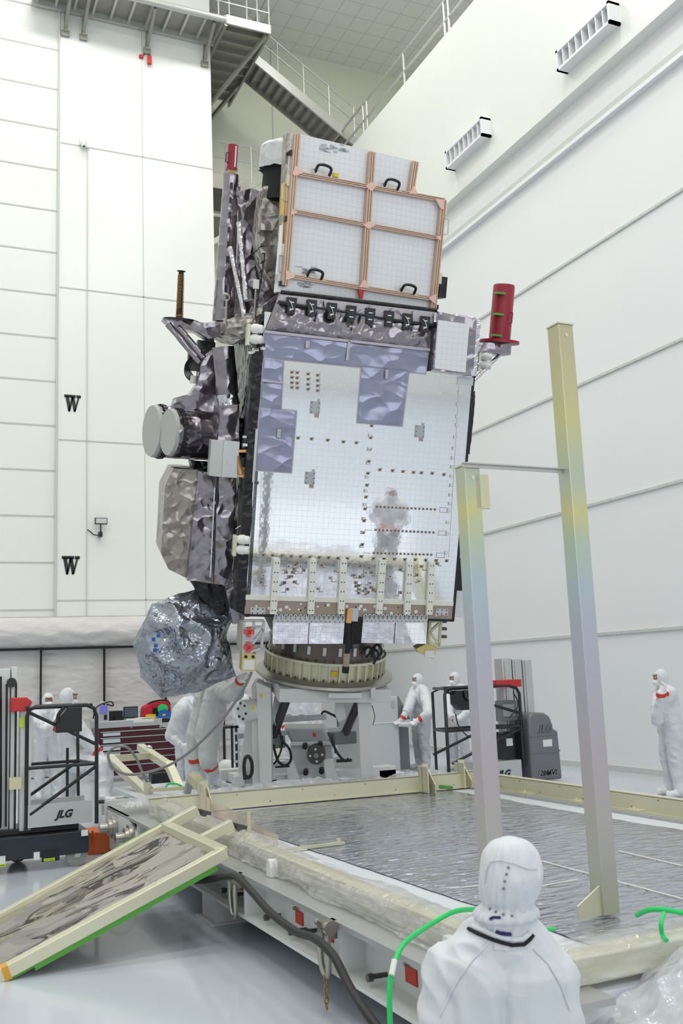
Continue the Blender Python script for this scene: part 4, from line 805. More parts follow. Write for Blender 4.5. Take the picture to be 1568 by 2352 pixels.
# tall blanket box below the drums and its fold column
fpoly([(399, 1076), (455, 1080), (500, 1092), (496, 1340), (440, 1333), (388, 1306), (370, 1268), (379, 1118)], .75, .9, 'blanket_box', foilg, .03, 2.6, 31, st=.045, an=(1, 1, .28))
fpoly([(456, 1082), (500, 1090), (496, 1340), (430, 1334)], .62, .14, 'blanket_side', foilp, .025, 2.6, 32, st=.045, an=(1.2, 1, .3))
fpoly([(500, 1092), (543, 1096), (530, 1345), (493, 1340)], .4, .35, 'blanket_column', foilp, .035, 3, 33, st=.045, an=(1, 1, .7))
part(MB().tube([S(501, 1095, .42), S(497, 1200, .42), S(493, 1338, .42)], .022, 6), 'black_seam', blacktape)
part(MB().tube([S(494, 1120, .42), S(488, 1240, .42), S(484, 1325, .42)], .016, 6), 'foil_seam', foils)
fpoly([(440, 1060), (500, 1066), (500, 1092), (445, 1082)], 1.0, .4, 'neck_blanket', foilb, .03, 6, 35)
fpoly([(440, 1336), (540, 1345), (560, 1400), (500, 1420), (460, 1370)], .7, .5, 'lower_neck_blanket', foilb, .04, 5, 36)
fpoly([(520, 1358), (545, 1340), (566, 1400), (560, 1430), (535, 1432)], .25, .4, 'lower_side_blanket', foilp, .03, 4, 37)
m_ = MB()
for a in ((540, 1215), (548, 1290), (552, 1330)):
    p = S(*a, .05); m_.tube([p, p+V(.08, -.02, .05), p+V(.12, -.02, -.03), p+V(.05, -.02, -.12), p+V(.1, 0, -.2)], .004, 5, smooth=6)
part(m_, 'loose_wires', whitem)
# foil bag
bc = S(425, 1478, .9); tips = [(S(303, 1480, .8), .5), (S(372, 1606, .8), .55), (S(322, 1556, .9), .3), (S(458, 1345, 1.), .55), (S(350, 1385, .9), .25), (S(548, 1400, .7), .3), (S(545, 1555, .7), .25)]
mb = MB().ball((0, 0, 0), 1, 110); vs = []
for v in mb.v:
    d_ = Vector(v).normalized(); r = Vector((d_.x*.52, d_.y*.48, d_.z*.54))
    q = d_*1.7; r *= 1+.20*(1-abs(noise.noise(q+noise.noise_vector(q*.8)*.5))*2.6)*.6+.10*noise.noise(q*2.2)-.02*abs(noise.noise(q*6))
    for tp, st in tips:
        t_ = (tp-bc); c_ = d_.dot(t_.normalized()); wgt = max(0, (c_-.86)/.14)**1.7
        r = r.lerp(t_, min(1, wgt*1.0))
    vs.append(tuple(r+bc))
mb.v = vs; bag = part(mb, 'foil_bag', foilbag); bag.data.set_sharp_from_angle(angle=math.radians(60))
for x, y in ((347, 1448), (358, 1440), (352, 1462), (350, 1472)):
    p = S(x, y, .9); o = part(MB().box(p.x-.02, p.x+.02, .40, .44, p.z-.015, p.z+.02), 'blue_tape', bluem, bag, smooth=False)
# ---- lower left bracket with red crosses, lower right bracket
a, b = S(547, 1424, .3), S(559, 1500, .3); br = part(MB().prism([S(545, 1424, .35), S(560, 1424, .1), S(560, 1500, .1), S(543, 1492, .35)], (.01, .0, 0)), 'left_bracket', alodine2, smooth=False)
mb = MB()
for u, v in (((560, 1426), (606, 1426)), ((606, 1426), (600, 1488)), ((600, 1488), (560, 1502)), ((560, 1426), (558, 1500)), ((560, 1445), (600, 1440)), ((582, 1426), (584, 1445)), ((580, 1478), (604, 1445)), ((560, 1470), (580, 1470))): mb.bar(S(*u, .1), S(*v, .1), .03, .03, up=(0, 1, 0))
part(mb, 'bracket_truss', alum, br, smooth=False); part(MB().box(S(560, 1470, .1).x, S(582, 1470, .1).x, .1, .12, S(560, 1500, .1).z, S(560, 1442, .1).z), 'bracket_plate', alum, br, smooth=False)
for x, y in ((572, 1452), (571, 1487)):
    p = S(x, y, .07); part(MB().box(p.x-.022, p.x+.022, .06, .08, p.z-.058, p.z+.058).box(p.x-.058, p.x+.058, .06, .08, p.z-.022, p.z+.022), 'red_cross', mat('red_fluor', (.80, .10, .10), .5) if 'red_fluor' not in MATS else MATS['red_fluor'], br, smooth=False)
p, q = S(556, 1500, .1), S(586, 1541, .1); yb = part(MB().box(p.x, q.x, .08, .25, q.z, p.z, 0).box(p.x+.02, q.x-.02, .07, .08, q.z+.02, p.z-.07, 1).cyl((p.x+.04, .07, p.z-.035), (p.x+.04, .09, p.z-.035), .018, n=12, mi=2).cyl((q.x-.04, .07, p.z-.035), (q.x-.04, .09, p.z-.035), .018, n=12, mi=2), 'yellow_fitting', [mat('pale_gold', (.72, .60, .25), .4, .4), whitem, blackk], br, smooth=False)
br = part(MB().prism([S(985, 1424, .2), S(990, 1424, .2), S(986, 1482, .2), S(980, 1478, .2)], (0, .3, 0)), 'right_bracket', alodine2, smooth=False)
mb = MB()
for u, v in (((985, 1428), (1012, 1426)), ((1012, 1426), (1008, 1484)), ((1008, 1484), (985, 1476)), ((987, 1452), (1010, 1430)), ((987, 1452), (1008, 1480)), ((987, 1428), (985, 1476))): mb.bar(S(*u, .2), S(*v, .2), .03, .03, up=(0, 1, 0))
part(mb, 'bracket_truss', alodine, br, smooth=False)
for y in (1427, 1444, 1462): p = S(1014, y, .25); part(MB().cyl(p, p+V(.06, 0, 0), .02, n=10), 'knob', darkmetal, br)
part(MB().prism([S(984, 1476, .2), S(1006, 1482, .2), S(994, 1514, .2), S(962, 1500, .2), S(956, 1490, .2)], (0, .14, 0)), 'gold_fitting', MATS['pale_gold'], br, smooth=False)
mb = MB().box(*[c_ for c_ in (S(976, 1494, .19).x, S(997, 1494, .19).x)], .185, .2, S(990, 1510, .19).z, S(990, 1494, .19).z); part(mb, 'white_grid', whitem, br, smooth=False)
# ---- vertical pipe hanging at the front middle
pp = [(S(803, 1398, -.03), S(800, 1430, -.03), .035, orangecu), (S(800, 1430, -.03), S(798, 1500, -.03), .03, blackfab), (S(796, 1500, -.03), S(794, 1530, -.03), .038, tanmetal), (S(794, 1530, -.03), S(793, 1545, -.03), .04, blackfab)]
pipe = part(MB().cyl(pp[0][0], pp[0][1], .035, n=16), 'hanging_pipe', orangecu)
for a, b, r, m_ in pp[1:]: part(MB().cyl(a, b, r, n=16), 'pipe_section', m_, pipe)
p = S(806, 1402, -.02); part(MB().box(p.x-.03, p.x+.08, -.05, -.01, p.z-.12, p.z+.03), 'pipe_clamp', alum, pipe, smooth=False)
part(MB().cyl(S(808, 1425, 0), S(805, 1490, 0), .025, n=12), 'dark_tube', blackfab, pipe)
m_ = MB()
for a in ((835, 1495), (848, 1500), (840, 1510), (855, 1490)):
    p = S(*a, .5); m_.tube([p, p+V(.06, 0, .05), p+V(.12, 0, -.02), p+V(.1, 0, -.08)], .016, 6, smooth=4)
part(m_, 'cable_bundle', rubber)
# ---- launch adapter rings
RC = V(.075, 1.2, 0)
ra = S(724, 1530, .45).z; rb_ = S(724, 1566, .47).z; rc_ = S(724, 1583, .37).z; rt_ = S(724, 1500, .52).z
part(MB().lathe(RC, (0, 0, 1), [(-.02, .95), (rt_+.12, .72), (rt_+.12, .5)], 64), 'adapter_cone', blackk)
ri = part(MB().lathe(RC, (0, 0, 1), [(rt_+.12, .60), (rt_+.12, .70), (ra+.02, .71), (ra+.02, .60)], 72), 'adapter_ring', mat('bronze_dark', (.16, .13, .11), .35, .7))
for i in range(24): t_ = 2*math.pi*i/24; q = RC+V(.715*math.cos(t_), .715*math.sin(t_), (rt_+.12+ra)/2+.03); part(MB().bar(q-V(0, 0, .05), q+V(0, 0, .05), .04, .02, up=(math.cos(t_), math.sin(t_), 0)), 'tab', alum, ri, smooth=False)
cr = part(MB().lathe(RC, (0, 0, 1), [(ra+.03, .60), (ra+.03, .77), (ra-.0, .77), (ra-.0, .72), (rb_, .72), (rb_, .5)], 80), 'clamp_ring', alodine2)
mb = MB(); mc = MB()
for i in range(40):
    t_ = 2*math.pi*i/40; q = RC+V(.74*math.cos(t_), .74*math.sin(t_), 0); mb.bar(V(q.x, q.y, rb_), V(q.x, q.y, ra), .016, .05, up=(math.cos(t_), math.sin(t_), 0))
    q = RC+V(.755*math.cos(t_+.07), .755*math.sin(t_+.07), 0); mc.cyl(V(q.x, q.y, ra+.03), V(q.x, q.y, ra+.055), .011, n=6); mc.cyl(V(q.x, q.y, rb_+.0), V(q.x, q.y, rb_+.025), .011, n=6)
part(mb, 'ring_ribs', alodine2, cr, smooth=False); part(mc, 'ring_bolts', darkmetal, cr, smooth=False)
q = S(768, 1549, .44); part(MB().bar(q+V(-.045, -.0, 0), q+V(.045, .02, 0), .06, .01, up=(0, 1, 0)), 'yellow_tag', yellowm, cr, smooth=False)
# ================================================================ big white-tiled radiator with its copper-coloured handling frame
BO = S(648, 664, -.04); BF = SM @ Matrix.Translation(BO) @ Matrix.Rotation(math.radians(11), 4, 'Z'); BI = BF.inverted()
BRm = np.array(BF.to_3x3()); BOr = np.array(BF.translation)
def Q(px, py, y=0.):
    o = BRm.T @ (np.array([0, 0, EYE])-BOr); r = BRm.T @ ray(px, py); return Vector(o+r*((y-o[1])/r[1]))
out = [(668, 308), (682, 306), (957, 372), (950, 442), (1020, 458), (998, 710), (636, 670)]
P = [Q(*p) for p in out]
bxp = MB().prism(P, (0, .10, 0)).build('radiator_box', [osrw], sat, smooth=False); bxp.matrix_local = Matrix.Translation(BO) @ Matrix.Rotation(math.radians(11), 4, 'Z')
def bp(mb, name, m, **k): return mb.build(name, m, bxp, **k)
MB().box(P[0].x+.35, P[4].x-.05, .10, .75, P[5].z+.12, P[3].z-.05).build('radiator_back', foilg, bxp, smooth=False)
bp(MB().prism([Q(659, 306, .02), Q(667, 308, .02), Q(650, 668, .02), Q(640, 672, .02)], (0, .12, 0)), 'side_layers', foilg, smooth=False)
bp(MB().prism([Q(660, 420, .0)+V(-.03, 0, 0), Q(664, 420, 0)+V(-.03, 0, 0), Q(656, 560, .0)+V(-.02, 0, 0), Q(652, 560, 0)+V(-.02, 0, 0)], (0, .1, 0)), 'gold_layer', mat('kapton_gold', (.8, .45, .05), .3, .5), smooth=False)
def rail(a, b, w=.075):
    A_, B_ = Q(*a, -.03), Q(*b, -.03); mb = MB(); d = (B_-A_).normalized(); s = V(-d.z, 0, d.x)*(w*.36)
    mb.bar(A_, B_, w, .03, up=(0, 1, 0))
    for k in (-1, 0, 1): mb.bar(A_+s*k+V(0, -.022, 0), B_+s*k+V(0, -.022, 0), w*.2, .02, up=(0, 1, 0))
    bp(mb, 'frame_rail', copperrail, smooth=False)
rail((681, 308), (653, 656)); rail((853, 350), (833, 664)); rail((1017, 460), (993, 708)); rail((953, 372), (942, 443))
rail((668, 397), (1019, 461), .05); rail((668, 485), (1011, 548), .045); rail((655, 633), (999, 688), .05)
def gus(pts): bp(MB().prism([Q(*p, -.07) for p in pts], (0, .012, 0)), 'gusset', pinkplate, smooth=False)
gus([(678, 380), (697, 394), (694, 398), (675, 404), (672, 398)]); gus([(853, 417), (866, 426), (852, 439), (840, 427)]); gus([(951, 426), (959, 446), (940, 444)])
gus([(1000, 457), (1021, 458), (1018, 482), (1012, 478)]); gus([(670, 480), (682, 485), (682, 489), (668, 494)]); gus([(847, 508), (862, 517), (846, 526), (834, 516)]); gus([(999, 544), (1013, 541), (1012, 553)])
gus([(656, 620), (678, 632), (674, 638), (657, 643)]); gus([(838, 640), (847, 662), (825, 659)]); gus([(984, 685), (1002, 674), (1000, 699)])
bp(MB().prism([Q(823, 660, -.06), Q(837, 662, -.06), Q(833, 686, -.06), Q(827, 685, -.06)], (0, .03, 0)), 'red_pin', redbright, smooth=False)
for x, y in ((740, 394), (897, 427), (721, 633), (935, 667)):
    p = Q(x, y, -.05)
    hd = bp(MB().tube([p+V(-.08, 0, -.02), p+V(-.075, -.06, .04), p+V(0, -.06, .055), p+V(.075, -.06, .03), p+V(.085, 0, -.03)], .016, 8, smooth=6), 'handle', blackpaint)
    bp(MB().box(p.x-.11, p.x-.08, -.06, -.04, p.z-.03, p.z+.01).box(p.x+.09, p.x+.14, -.06, -.04, p.z-.045, p.z-.015), 'handle_mount', alum, smooth=False)
p = Q(769, 403, -.05); bp(MB().box(p.x-.03, p.x+.03, -.08, -.04, p.z-.02, p.z+.02), 'yellow_knob', yellowm, smooth=False)
for x, y in ((664, 415), (655, 575), (1021, 480), (1009, 640)):
    p = Q(x, y, -.01); bp(MB().box(p.x-.03, p.x+.02, -.03, .03, p.z-.06, p.z+.06), 'hinge_plate', alodine2, smooth=False)
for x, y, s in ((660, 442, -1), (650, 606, -1), (1021, 520, 1)):
    p = Q(x, y, -.01); bp(MB().tube([p+V(0, 0, .09), p+V(s*.05, 0, .085), p+V(s*.05, 0, -.085), p+V(0, 0, -.09)], .009, 6), 'pull_handle', alum)
for x, y in ((672, 352), (660, 503), (648, 652), (1000, 705)):
    p = Q(x, y, -.02); bp(MB().box(p.x-.035, p.x+.03, -.04, .02, p.z-.025, p.z+.025), 'black_latch', blackpaint, smooth=False)
def smear(x0, y0, x1, y1, n, seed):
    mb = MB(); r = random.Random(seed)
    for i in range(n):
        p = Q(r.uniform(x0, x1), r.uniform(y0, y1), -.002); w_ = r.uniform(.01, .04); h_ = r.uniform(.004, .012); mb.box(p.x-w_, p.x+w_, -.003, 0, p.z-h_, p.z+h_)
    bp(mb, 'smudge', MATS['smudge'], smooth=False)
mat('smudge', (.45, .46, .50), .3, .5)
smear(738, 332, 800, 350, 24, 1); smear(682, 612, 722, 628, 14, 2); smear(680, 650, 716, 660, 14, 3)
p = Q(1009, 660, .1); bp(MB().gbox(p.x-.02, p.x+.07, .05, .2, p.z-.12, p.z+.12, .05), 'black_connector', blackk, weld=True)
# ================================================================ test stand under the satellite
st = thing('tilt_stand', 'white steel test stand with hydraulic struts carrying the satellite ring', 'stand', (5.0, 12.2, .5))
def W(p): return SM @ p
fl = MB()
def WL(mb): mb.v = [tuple(SM @ Vector(v)) for v in mb.v]; return mb
WL(MB().lathe(RC, (0, 0, 1), [(rb_, .5), (rb_-.0, .78), (rc_+.02, .86), (rc_-.01, .87), (rc_-.035, .84), (rc_-.035, .5)], 80)).build('turntable_flange', mat('worn_steel', (.36, .35, .32), .3, .6), st)
WL(MB().box(-.62, .76, .5, 1.9, rc_-.20, rc_-.035).box(-.05, .36, .40, .52, rc_-.12, rc_-.05)).build('top_frame', whitepaint, st, smooth=False, bevel=.01)
def D_(px, py, d=12.1): return dep(px, py, d)
# side towers: px outlines at their own distance, standing on the deck
def tower(pts, d, th, name='tower'):
    P = [dep(*p, d) for p in pts]; MB().prism(P, Vector(CM @ np.array([0, 0, -th]))*1.0).build(name, whitepaint, st, smooth=False, bevel=.008)
tower([(588, 1566), (622, 1582), (624, 1802), (597, 1804)], 11.9, .25)
tower([(572, 1600), (590, 1640), (598, 1800), (540, 1800), (556, 1720)], 12.3, .08, 'tower_gusset')
tower([(577, 1575), (598, 1578), (598, 1806), (580, 1806)], 12.0, .6, 'tower_side')
tower([(820, 1600), (853, 1595), (858, 1800), (829, 1800)], 12.0, .25)
tower([(780, 1605), (826, 1600), (828, 1790), (776, 1790)], 12.9, .05, 'tower_panel')
tower([(850, 1582), (862, 1578), (862, 1606), (852, 1606)], 11.8, .1, 'stop_block')
WL(MB().box(-.0, .02, 0, .01, 0, .01)).v
p = dep(566, 1632, 11.95); q = Vector(CM @ np.array([-.8, 0, .6])).normalized()
MB().cyl(p+q*.06, p-q*.12, .13, n=32).build('trunnion', whitepaint, st)
mb = MB()
for i in range(6): t_ = math.pi*i/3+.3; u_ = q.cross(V(0, 0, 1)).normalized(); c_ = p+q*.06+u_*(.095*math.cos(t_))+V(0, 0, .095*math.sin(t_)); mb.cyl(c_, c_+q*.015, .016, n=8)
mb.build('trunnion_bolts', blackk, st)
b0 = dep(596, 1802, 12.); b1 = dep(862, 1786, 12.)
MB().box(4.25, 6.0, 11.9, 12.15, .5, .66).box(4.0, 6.2, 13.2, 13.4, .5, .66).box(4.1, 4.35, 11.9, 13.4, .5, .62).box(5.75, 6.0, 11.9, 13.4, .5, .62).build('base_frame', whitepaint, st, smooth=False, bevel=.008)
tower([(652, 1672), (745, 1672), (760, 1705), (770, 1792), (660, 1792), (668, 1705)], 12.45, .25, 'centre_block')
tower([(668, 1704), (760, 1703), (762, 1712), (666, 1713)], 12.35, .1, 'block_lip')
tower([(660, 1790), (655, 1745), (672, 1745), (690, 1792)], 12.2, .05, 'block_foot'); tower([(742, 1745), (764, 1742), (776, 1792), (748, 1792)], 12.2, .05, 'block_foot')
MB().prism([dep(660, 1677, 12.42), dep(738, 1677, 12.42), dep(748, 1700, 12.42), dep(672, 1700, 12.42)], Vector(CM @ np.array([0, 0, .02]))).build('grey_panel', greypaint, st, smooth=False)
q = Vector(CM @ np.array([0, 0, 1])); p = dep(726, 1733, 12.2)
MB().cyl(p-q*.1, p+q*.04, .115, n=40).build('round_flange', darkmetal, st); MB().cyl(p+q*.04, p+q*.06, .03, n=16).build('hub', chrome, st)
mb = MB()
for i in range(4): t_ = math.pi/2*i+.1; c_ = p+q*.042+Vector(CM @ np.array([.075*math.cos(t_), .075*math.sin(t_), 0])); mb.cyl(c_, c_+q*.004, .014, n=10)
mb.build('flange_holes', whitem, st)
for x, y in ((700, 1714), (735, 1711), (702, 1774), (738, 1771)): c_ = dep(x, y, 12.28); MB().cyl(c_-q*.08, c_+q*.03, .034, n=20).build('rubber_bumper', blackk, st)
for a, b, da, db in (((660, 1600), (628, 1690), 12.0, 12.3), ((825, 1608), (792, 1685), 12.2, 12.4)):
    MB().cyl(dep(*a, da), dep(*b, db), .055, n=20).build('hydraulic_cylinder', darkmetal, st); A_, B_ = dep(*a, da), dep(*b, db); MB().cyl(A_.lerp(B_, .6), B_+(B_-A_)*.15, .035, n=16).build('cylinder_rod', chrome, st)
for x, y, d in ((628, 1700, 12.3), (792, 1690, 12.4)): c_ = dep(x, y, d); MB().box(c_.x-.16, c_.x+.14, c_.y-.05, c_.y+.2, c_.z-.1, c_.z+.05).build('strut_foot', greydark, st, smooth=False, bevel=.01)
for pts in ([(630, 1600), (655, 1600), (650, 1640), (632, 1668), (624, 1640)], [(770, 1612), (790, 1608), (795, 1650), (778, 1660), (768, 1640)]): MB().prism([dep(*p, 12.15) for p in pts], Vector(CM @ np.array([0, 0, -.06]))).build('link_plate', whitepaint, st, smooth=False, bevel=.006)
MB().box(4.7, 5.9, 13.1, 13.15, .66, .72).box(4.3, 5.9, 13.3, 13.36, 1.05, 1.12).box(4.6, 5.5, 13.0, 13.3, 1.25, 1.33).build('rear_beam', greypaint, st, smooth=False)
def hose(pts, r=.012, d=12.2, m=rubber): MB().tube([dep(x, y, d) for x, y in pts], r, 7, smooth=6).build('hose', m, st)
hose([(640, 1672), (648, 1700), (664, 1720), (668, 1745), (655, 1758), (640, 1750), (632, 1730), (628, 1710)], .016); hose([(648, 1690), (646, 1720), (636, 1745), (628, 1755)]); hose([(632, 1762), (665, 1760)], .012)
hose([(760, 1700), (775, 1730), (792, 1748), (800, 1742)], .016); hose([(738, 1640), (745, 1634), (760, 1640), (775, 1648)], .014); hose([(760, 1690), (768, 1715), (770, 1730)]); hose([(772, 1748), (808, 1746)], .02)
hose([(854, 1620), (860, 1645), (856, 1665)], .005)
hose([(562, 1790), (560, 1760), (563, 1742), (571, 1738), (578, 1752), (578, 1775), (571, 1786), (563, 1783)], .022, 11.8)
for x in (660, 690): hose([(x-5, 1650), (x-2, 1643), (x+8, 1643), (x+11, 1650)], .009, 12.9, alum)
for x, y in ((600, 1598), (581, 1624)): c_ = dep(x, y, 11.7); MB().box(c_.x-.015, c_.x+.015, c_.y, c_.y+.01, c_.z-.03, c_.z+.03).build('yellow_sticker', yellowm, st, smooth=False)
c_ = dep(722, 1692, 12.2); MB().cyl(c_, c_+V(0, 0, .05), .022, n=12).build('red_cap', redbright, st)
MB().prism([dep(535, 1785, 12.1), dep(560, 1782, 12.1), dep(562, 1806, 12.1), dep(530, 1806, 12.1)], Vector(CM @ np.array([0, 0, -.2]))).build('foot_box', whitepaint, st, smooth=False)
# ================================================================ people in white cleanroom suits
def capsule(mb, p0, r0, p1, r1, n=14):
    p0, p1 = Vector(p0), Vector(p1); d = p1-p0; L_ = d.length
    if L_ < 1e-5: return mb.ball(p0, r0, n)
    pr = [(-r0*math.cos(a), max(1e-4, r0*math.sin(a))) for a in [math.pi/2*i/5 for i in range(6)]]+[(L_+r1*math.sin(a), max(1e-4, r1*math.cos(a))) for a in [math.pi/2*i/5 for i in range(6)]]
    mb.lathe(p0, d, pr, n); k = len(mb.v); mb.f += [tuple(range(k-n, k))]; mb.f += [tuple(range(k-n*len(pr), k-n*len(pr)+n))[::-1]]; mb.m += [0, 0]; return mb
def face_dir(fx, fz):                               # facing given as (towards picture right, towards camera)
    v = CM @ np.array([fx, 0, fz]); return Vector((v[0], v[1], 0)).normalized()
def pose(base, f, k=1., lean=0.):
    f = Vector(f).normalized(); r = f.cross(V(0, 0, 1)); b = Vector(base)
    def g(x, y, z): return b+(r*x+f*(y+lean*max(0, z-.95))+V(0, 0, z))*k
    J = dict(pel=g(0, 0, .98), chest=g(0, .0, 1.32), neck=g(0, .0, 1.49), head=g(0, .02, 1.635))
    for s, n in ((-1, 'L'), (1, 'R')):
        J['sh'+n] = g(s*.19, 0, 1.43); J['el'+n] = g(s*.27, -.03, 1.14); J['wr'+n] = g(s*.25, .10, .90); J['ha'+n] = g(s*.24, .13, .83)
        J['hip'+n] = g(s*.10, 0, .93); J['kn'+n] = g(s*.12, .02, .50); J['an'+n] = g(s*.13, 0, .09); J['to'+n] = g(s*.15, .17, .045)
    J['f'] = f; J['k'] = k; return J
def person(label, J, root, vox=.010, tape=('L', 'R'), look=None, parts_face=True, legtape=None, loc=None, goggles=False, wr_amp=.016, fabric=None, only_up=False, bulk=1.):
    mb = MB(); f = Vector(look).normalized() if look else J['f']; up = V(0, 0, 1); r = f.cross(up).normalized(); k = J['k']; B = bulk
    C_ = lambda a, ra, b, rb: capsule(mb, J[a] if isinstance(a, str) else a, ra*k, J[b] if isinstance(b, str) else b, rb*k)
    H = J['head']; N = J['neck']
    # head, hood, mask
    for c, rr in ((H, (.105, .105, .135)), (H+f*.035-up*.03, (.075, .08, .105))): mb.ball(c, tuple(x*k for x in rr), 20)
    mb.ball(H+f*.098*k-up*.005, (.018*k, .02*k, .028*k), 10)                                      # nose
    mb.ball(H+f*.085*k-up*.055*k, (.052*k, .052*k, .05*k), 14)                                    # mask bulge
    mb.ball(H+f*.085*k+up*.045*k, (.055*k, .03*k, .016*k), 12)                                    # brow
    C_(H-up*.06*k, .082, N, .085); C_(N, .08, J['neck'].lerp(J['chest'], .30), .10*B)
    for n in 'LR':
        s = J['sh'+n]; ce = J['chest']; hp = J['hip'+n]
        C_(N.lerp(s, .25), .085*B, s, .088*B); C_(ce.lerp(s, .5), .13*B, J['pel'].lerp(hp, .8), .135*B)
        C_(s, .090*B, 'el'+n, .078*B); C_('el'+n, .076*B, 'wr'+n, .052)
        if not only_up:
            C_(hp, .128*B, 'kn'+n, .095*B); C_('kn'+n, .092*B, 'an'+n, .072); C_('an'+n, .07, J['an'+n]-V(0, 0, .03*k), .055); C_(J['an'+n]-V(0, 0, .04*k), .048, 'to'+n, .045)
        # hand: palm, four fingers, thumb
        w_, h_ = J['wr'+n], J['ha'+n]; d = (h_-w_).normalized(); side = d.cross(f if abs(d.dot(f)) < .8 else up).normalized(); pn = side.cross(d).normalized()
        if pn.dot(f) < 0: pn = -pn
        p = w_+d*.05*k; C_(w_, .034, p, .036); C_(p+side*.022*k, .024, p+d*.05*k+side*.026*k, .020); C_(p-side*.022*k, .024, p+d*.05*k-side*.026*k, .020)
        for q, ln_ in ((-1.5, .062), (-.5, .078), (.5, .075), (1.5, .058)):
            a = p+d*.055*k+side*(q*.021*k); b = a+(d*.8+pn*.45+side*q*.06)*(ln_*.5*k); c = b+(d*.45+pn*.8)*(ln_*.5*k); C_(a, .0115, b, .0105); C_(b, .0105, c, .0095)
        s_ = 1 if n == 'L' else -1; a = p+side*s_*.03*k; b = a+(d*.5+side*s_*.8+pn*.3)*.035*k; C_(a, .014, b, .012); C_(b, .012, b+(d*.8+pn*.5)*.03*k, .010)
    me = bpy.data.meshes.new('body'); me.from_pydata(mb.v, [], mb.f); o = bpy.data.objects.new('tmp', me); COL.objects.link(o)
    m1 = o.modifiers.new('r', 'REMESH'); m1.mode = 'VOXEL'; m1.voxel_size = vox*k; m2 = o.modifiers.new('s', 'SMOOTH'); m2.iterations = 3; m2.factor = .6
    dg = bpy.context.evaluated_depsgraph_get(); dg.update(); me2 = bpy.data.meshes.new_from_object(o.evaluated_get(dg)); bpy.data.objects.remove(o)
    nv = len(me2.vertices); co_ = np.empty(nv*3); me2.vertices.foreach_get('co', co_); co_ = co_.reshape(-1, 3); no_ = np.empty(nv*3); me2.vertices.foreach_get('normal', no_); no_ = no_.reshape(-1, 3)
    def nv3(v): return np.array(v)
    Hn = nv3(H); hd = co_-Hn; hl = np.linalg.norm(hd, axis=1)
    amp = np.full(nv, wr_amp*k); amp[hl < .17*k] = .0035*k
    fx = hd@nv3(f); rx = hd@nv3(r); zx = hd[:, 2]; amp[(hl < .17*k) & (fx > .055*k)] = 0
    for n in 'LR':
        w_ = nv3(J['wr'+n]); d = nv3((J['ha'+n]-J['wr'+n]).normalized()); q = co_-w_; amp[(q@d > -.005) & (np.linalg.norm(q, axis=1) < .25*k)] = 0
    sd = random.Random(label).random()*50
    for i in range(nv):
        if amp[i] > 0:
            c = co_[i]; p = Vector((c[0]*6+sd, c[1]*6, c[2]*6+c[0]*3)); q = noise.noise_vector(p*.5)*.9
            h = (1-abs(noise.noise(p+q))*2.6)*.8+.5*noise.noise(p*2.2); co_[i] = c+no_[i]*(amp[i]*h)
    # gathers at wrists and ankles follow the cuffs
    me2.vertices.foreach_set('co', co_.reshape(-1)); me2.materials.clear()
    for m_ in (fabric or suit, glove, redtape, skin, maskm, bootm): me2.materials.append(m_)
    npn = len(me2.polygons); pc_ = np.empty(npn*3); me2.polygons.foreach_get('center', pc_); pc_ = pc_.reshape(-1, 3); mi = np.zeros(npn, dtype=np.int32)
    for n in 'LR':
        w_ = nv3(J['wr'+n]); d = nv3((J['ha'+n]-J['wr'+n]).normalized()); q = pc_-w_; t_ = q@d; rad = np.linalg.norm(q-np.outer(t_, d), axis=1)
        mi[(t_ > .0) & (t_ < .25*k) & (rad < .09*k)] = 1
        e_ = nv3((J['wr'+n]-J['el'+n]).normalized()); t_ = q@e_; rad = np.linalg.norm(q-np.outer(t_, e_), axis=1)
        if n in tape: mi[(t_ > -.05*k) & (t_ < .005*k) & (rad < .085*k)] = 2
        if not only_up:
            a_ = nv3(J['an'+n]); e_ = nv3((J['kn'+n]-J['an'+n]).normalized()); q = pc_-a_; t_ = q@e_; rad = np.linalg.norm(q-np.outer(t_, e_), axis=1)
            mi[(t_ < .10*k) & (rad < .28*k) & (t_ > -.2*k)] = 5
            if legtape and n in legtape: mi[(t_ > .20*k) & (t_ < .26*k) & (rad < .14*k)] = 2
    hd = pc_-Hn; fx = hd@nv3(f); rx = hd@nv3(r); zx = hd[:, 2]
    if parts_face:
        mi[(fx > .05*k) & (np.abs(rx) < .062*k) & (zx > -.018*k) & (zx < .060*k) & (fx < .2)] = 3
        mi[(fx > .045*k) & (np.abs(rx) < .07*k) & (zx <= -.018*k) & (zx > -.11*k) & (fx < .2)] = 4
    me2.polygons.foreach_set('material_index', mi); me2.polygons.foreach_set('use_smooth', [True]*npn)
    body = bpy.data.objects.new('body', me2); COL.objects.link(body); attach(body, root)
    if parts_face:
        for s in (-1, 1):
            c = H+f*.092*k+r*s*.031*k+up*.018*k; MB().ball(c, .012*k, 10).build('eye', whitem, root); MB().ball(c+f*.008*k, .0065*k, 8).build('iris', hairm, root)
            MB().tube([c+up*.022*k-r*.016*k+f*.004, c+up*.027*k+f*.006, c+up*.021*k+r*.018*k+f*.002], .0035*k, 6).build('eyebrow', hairm, root)
    if goggles:
        for s in (-1, 1):
            c = H+f*.108*k+r*s*.031*k+up*.016*k; MB().tube([c+r*(.024*math.cos(t))+up*(.019*math.sin(t)) for t in [2*math.pi*i/14 for i in range(15)]], .003, 6).build('glasses', blackpaint, root)
    return body
def human(label, base, **kw): return thing('person', label, 'person', base, group=None)
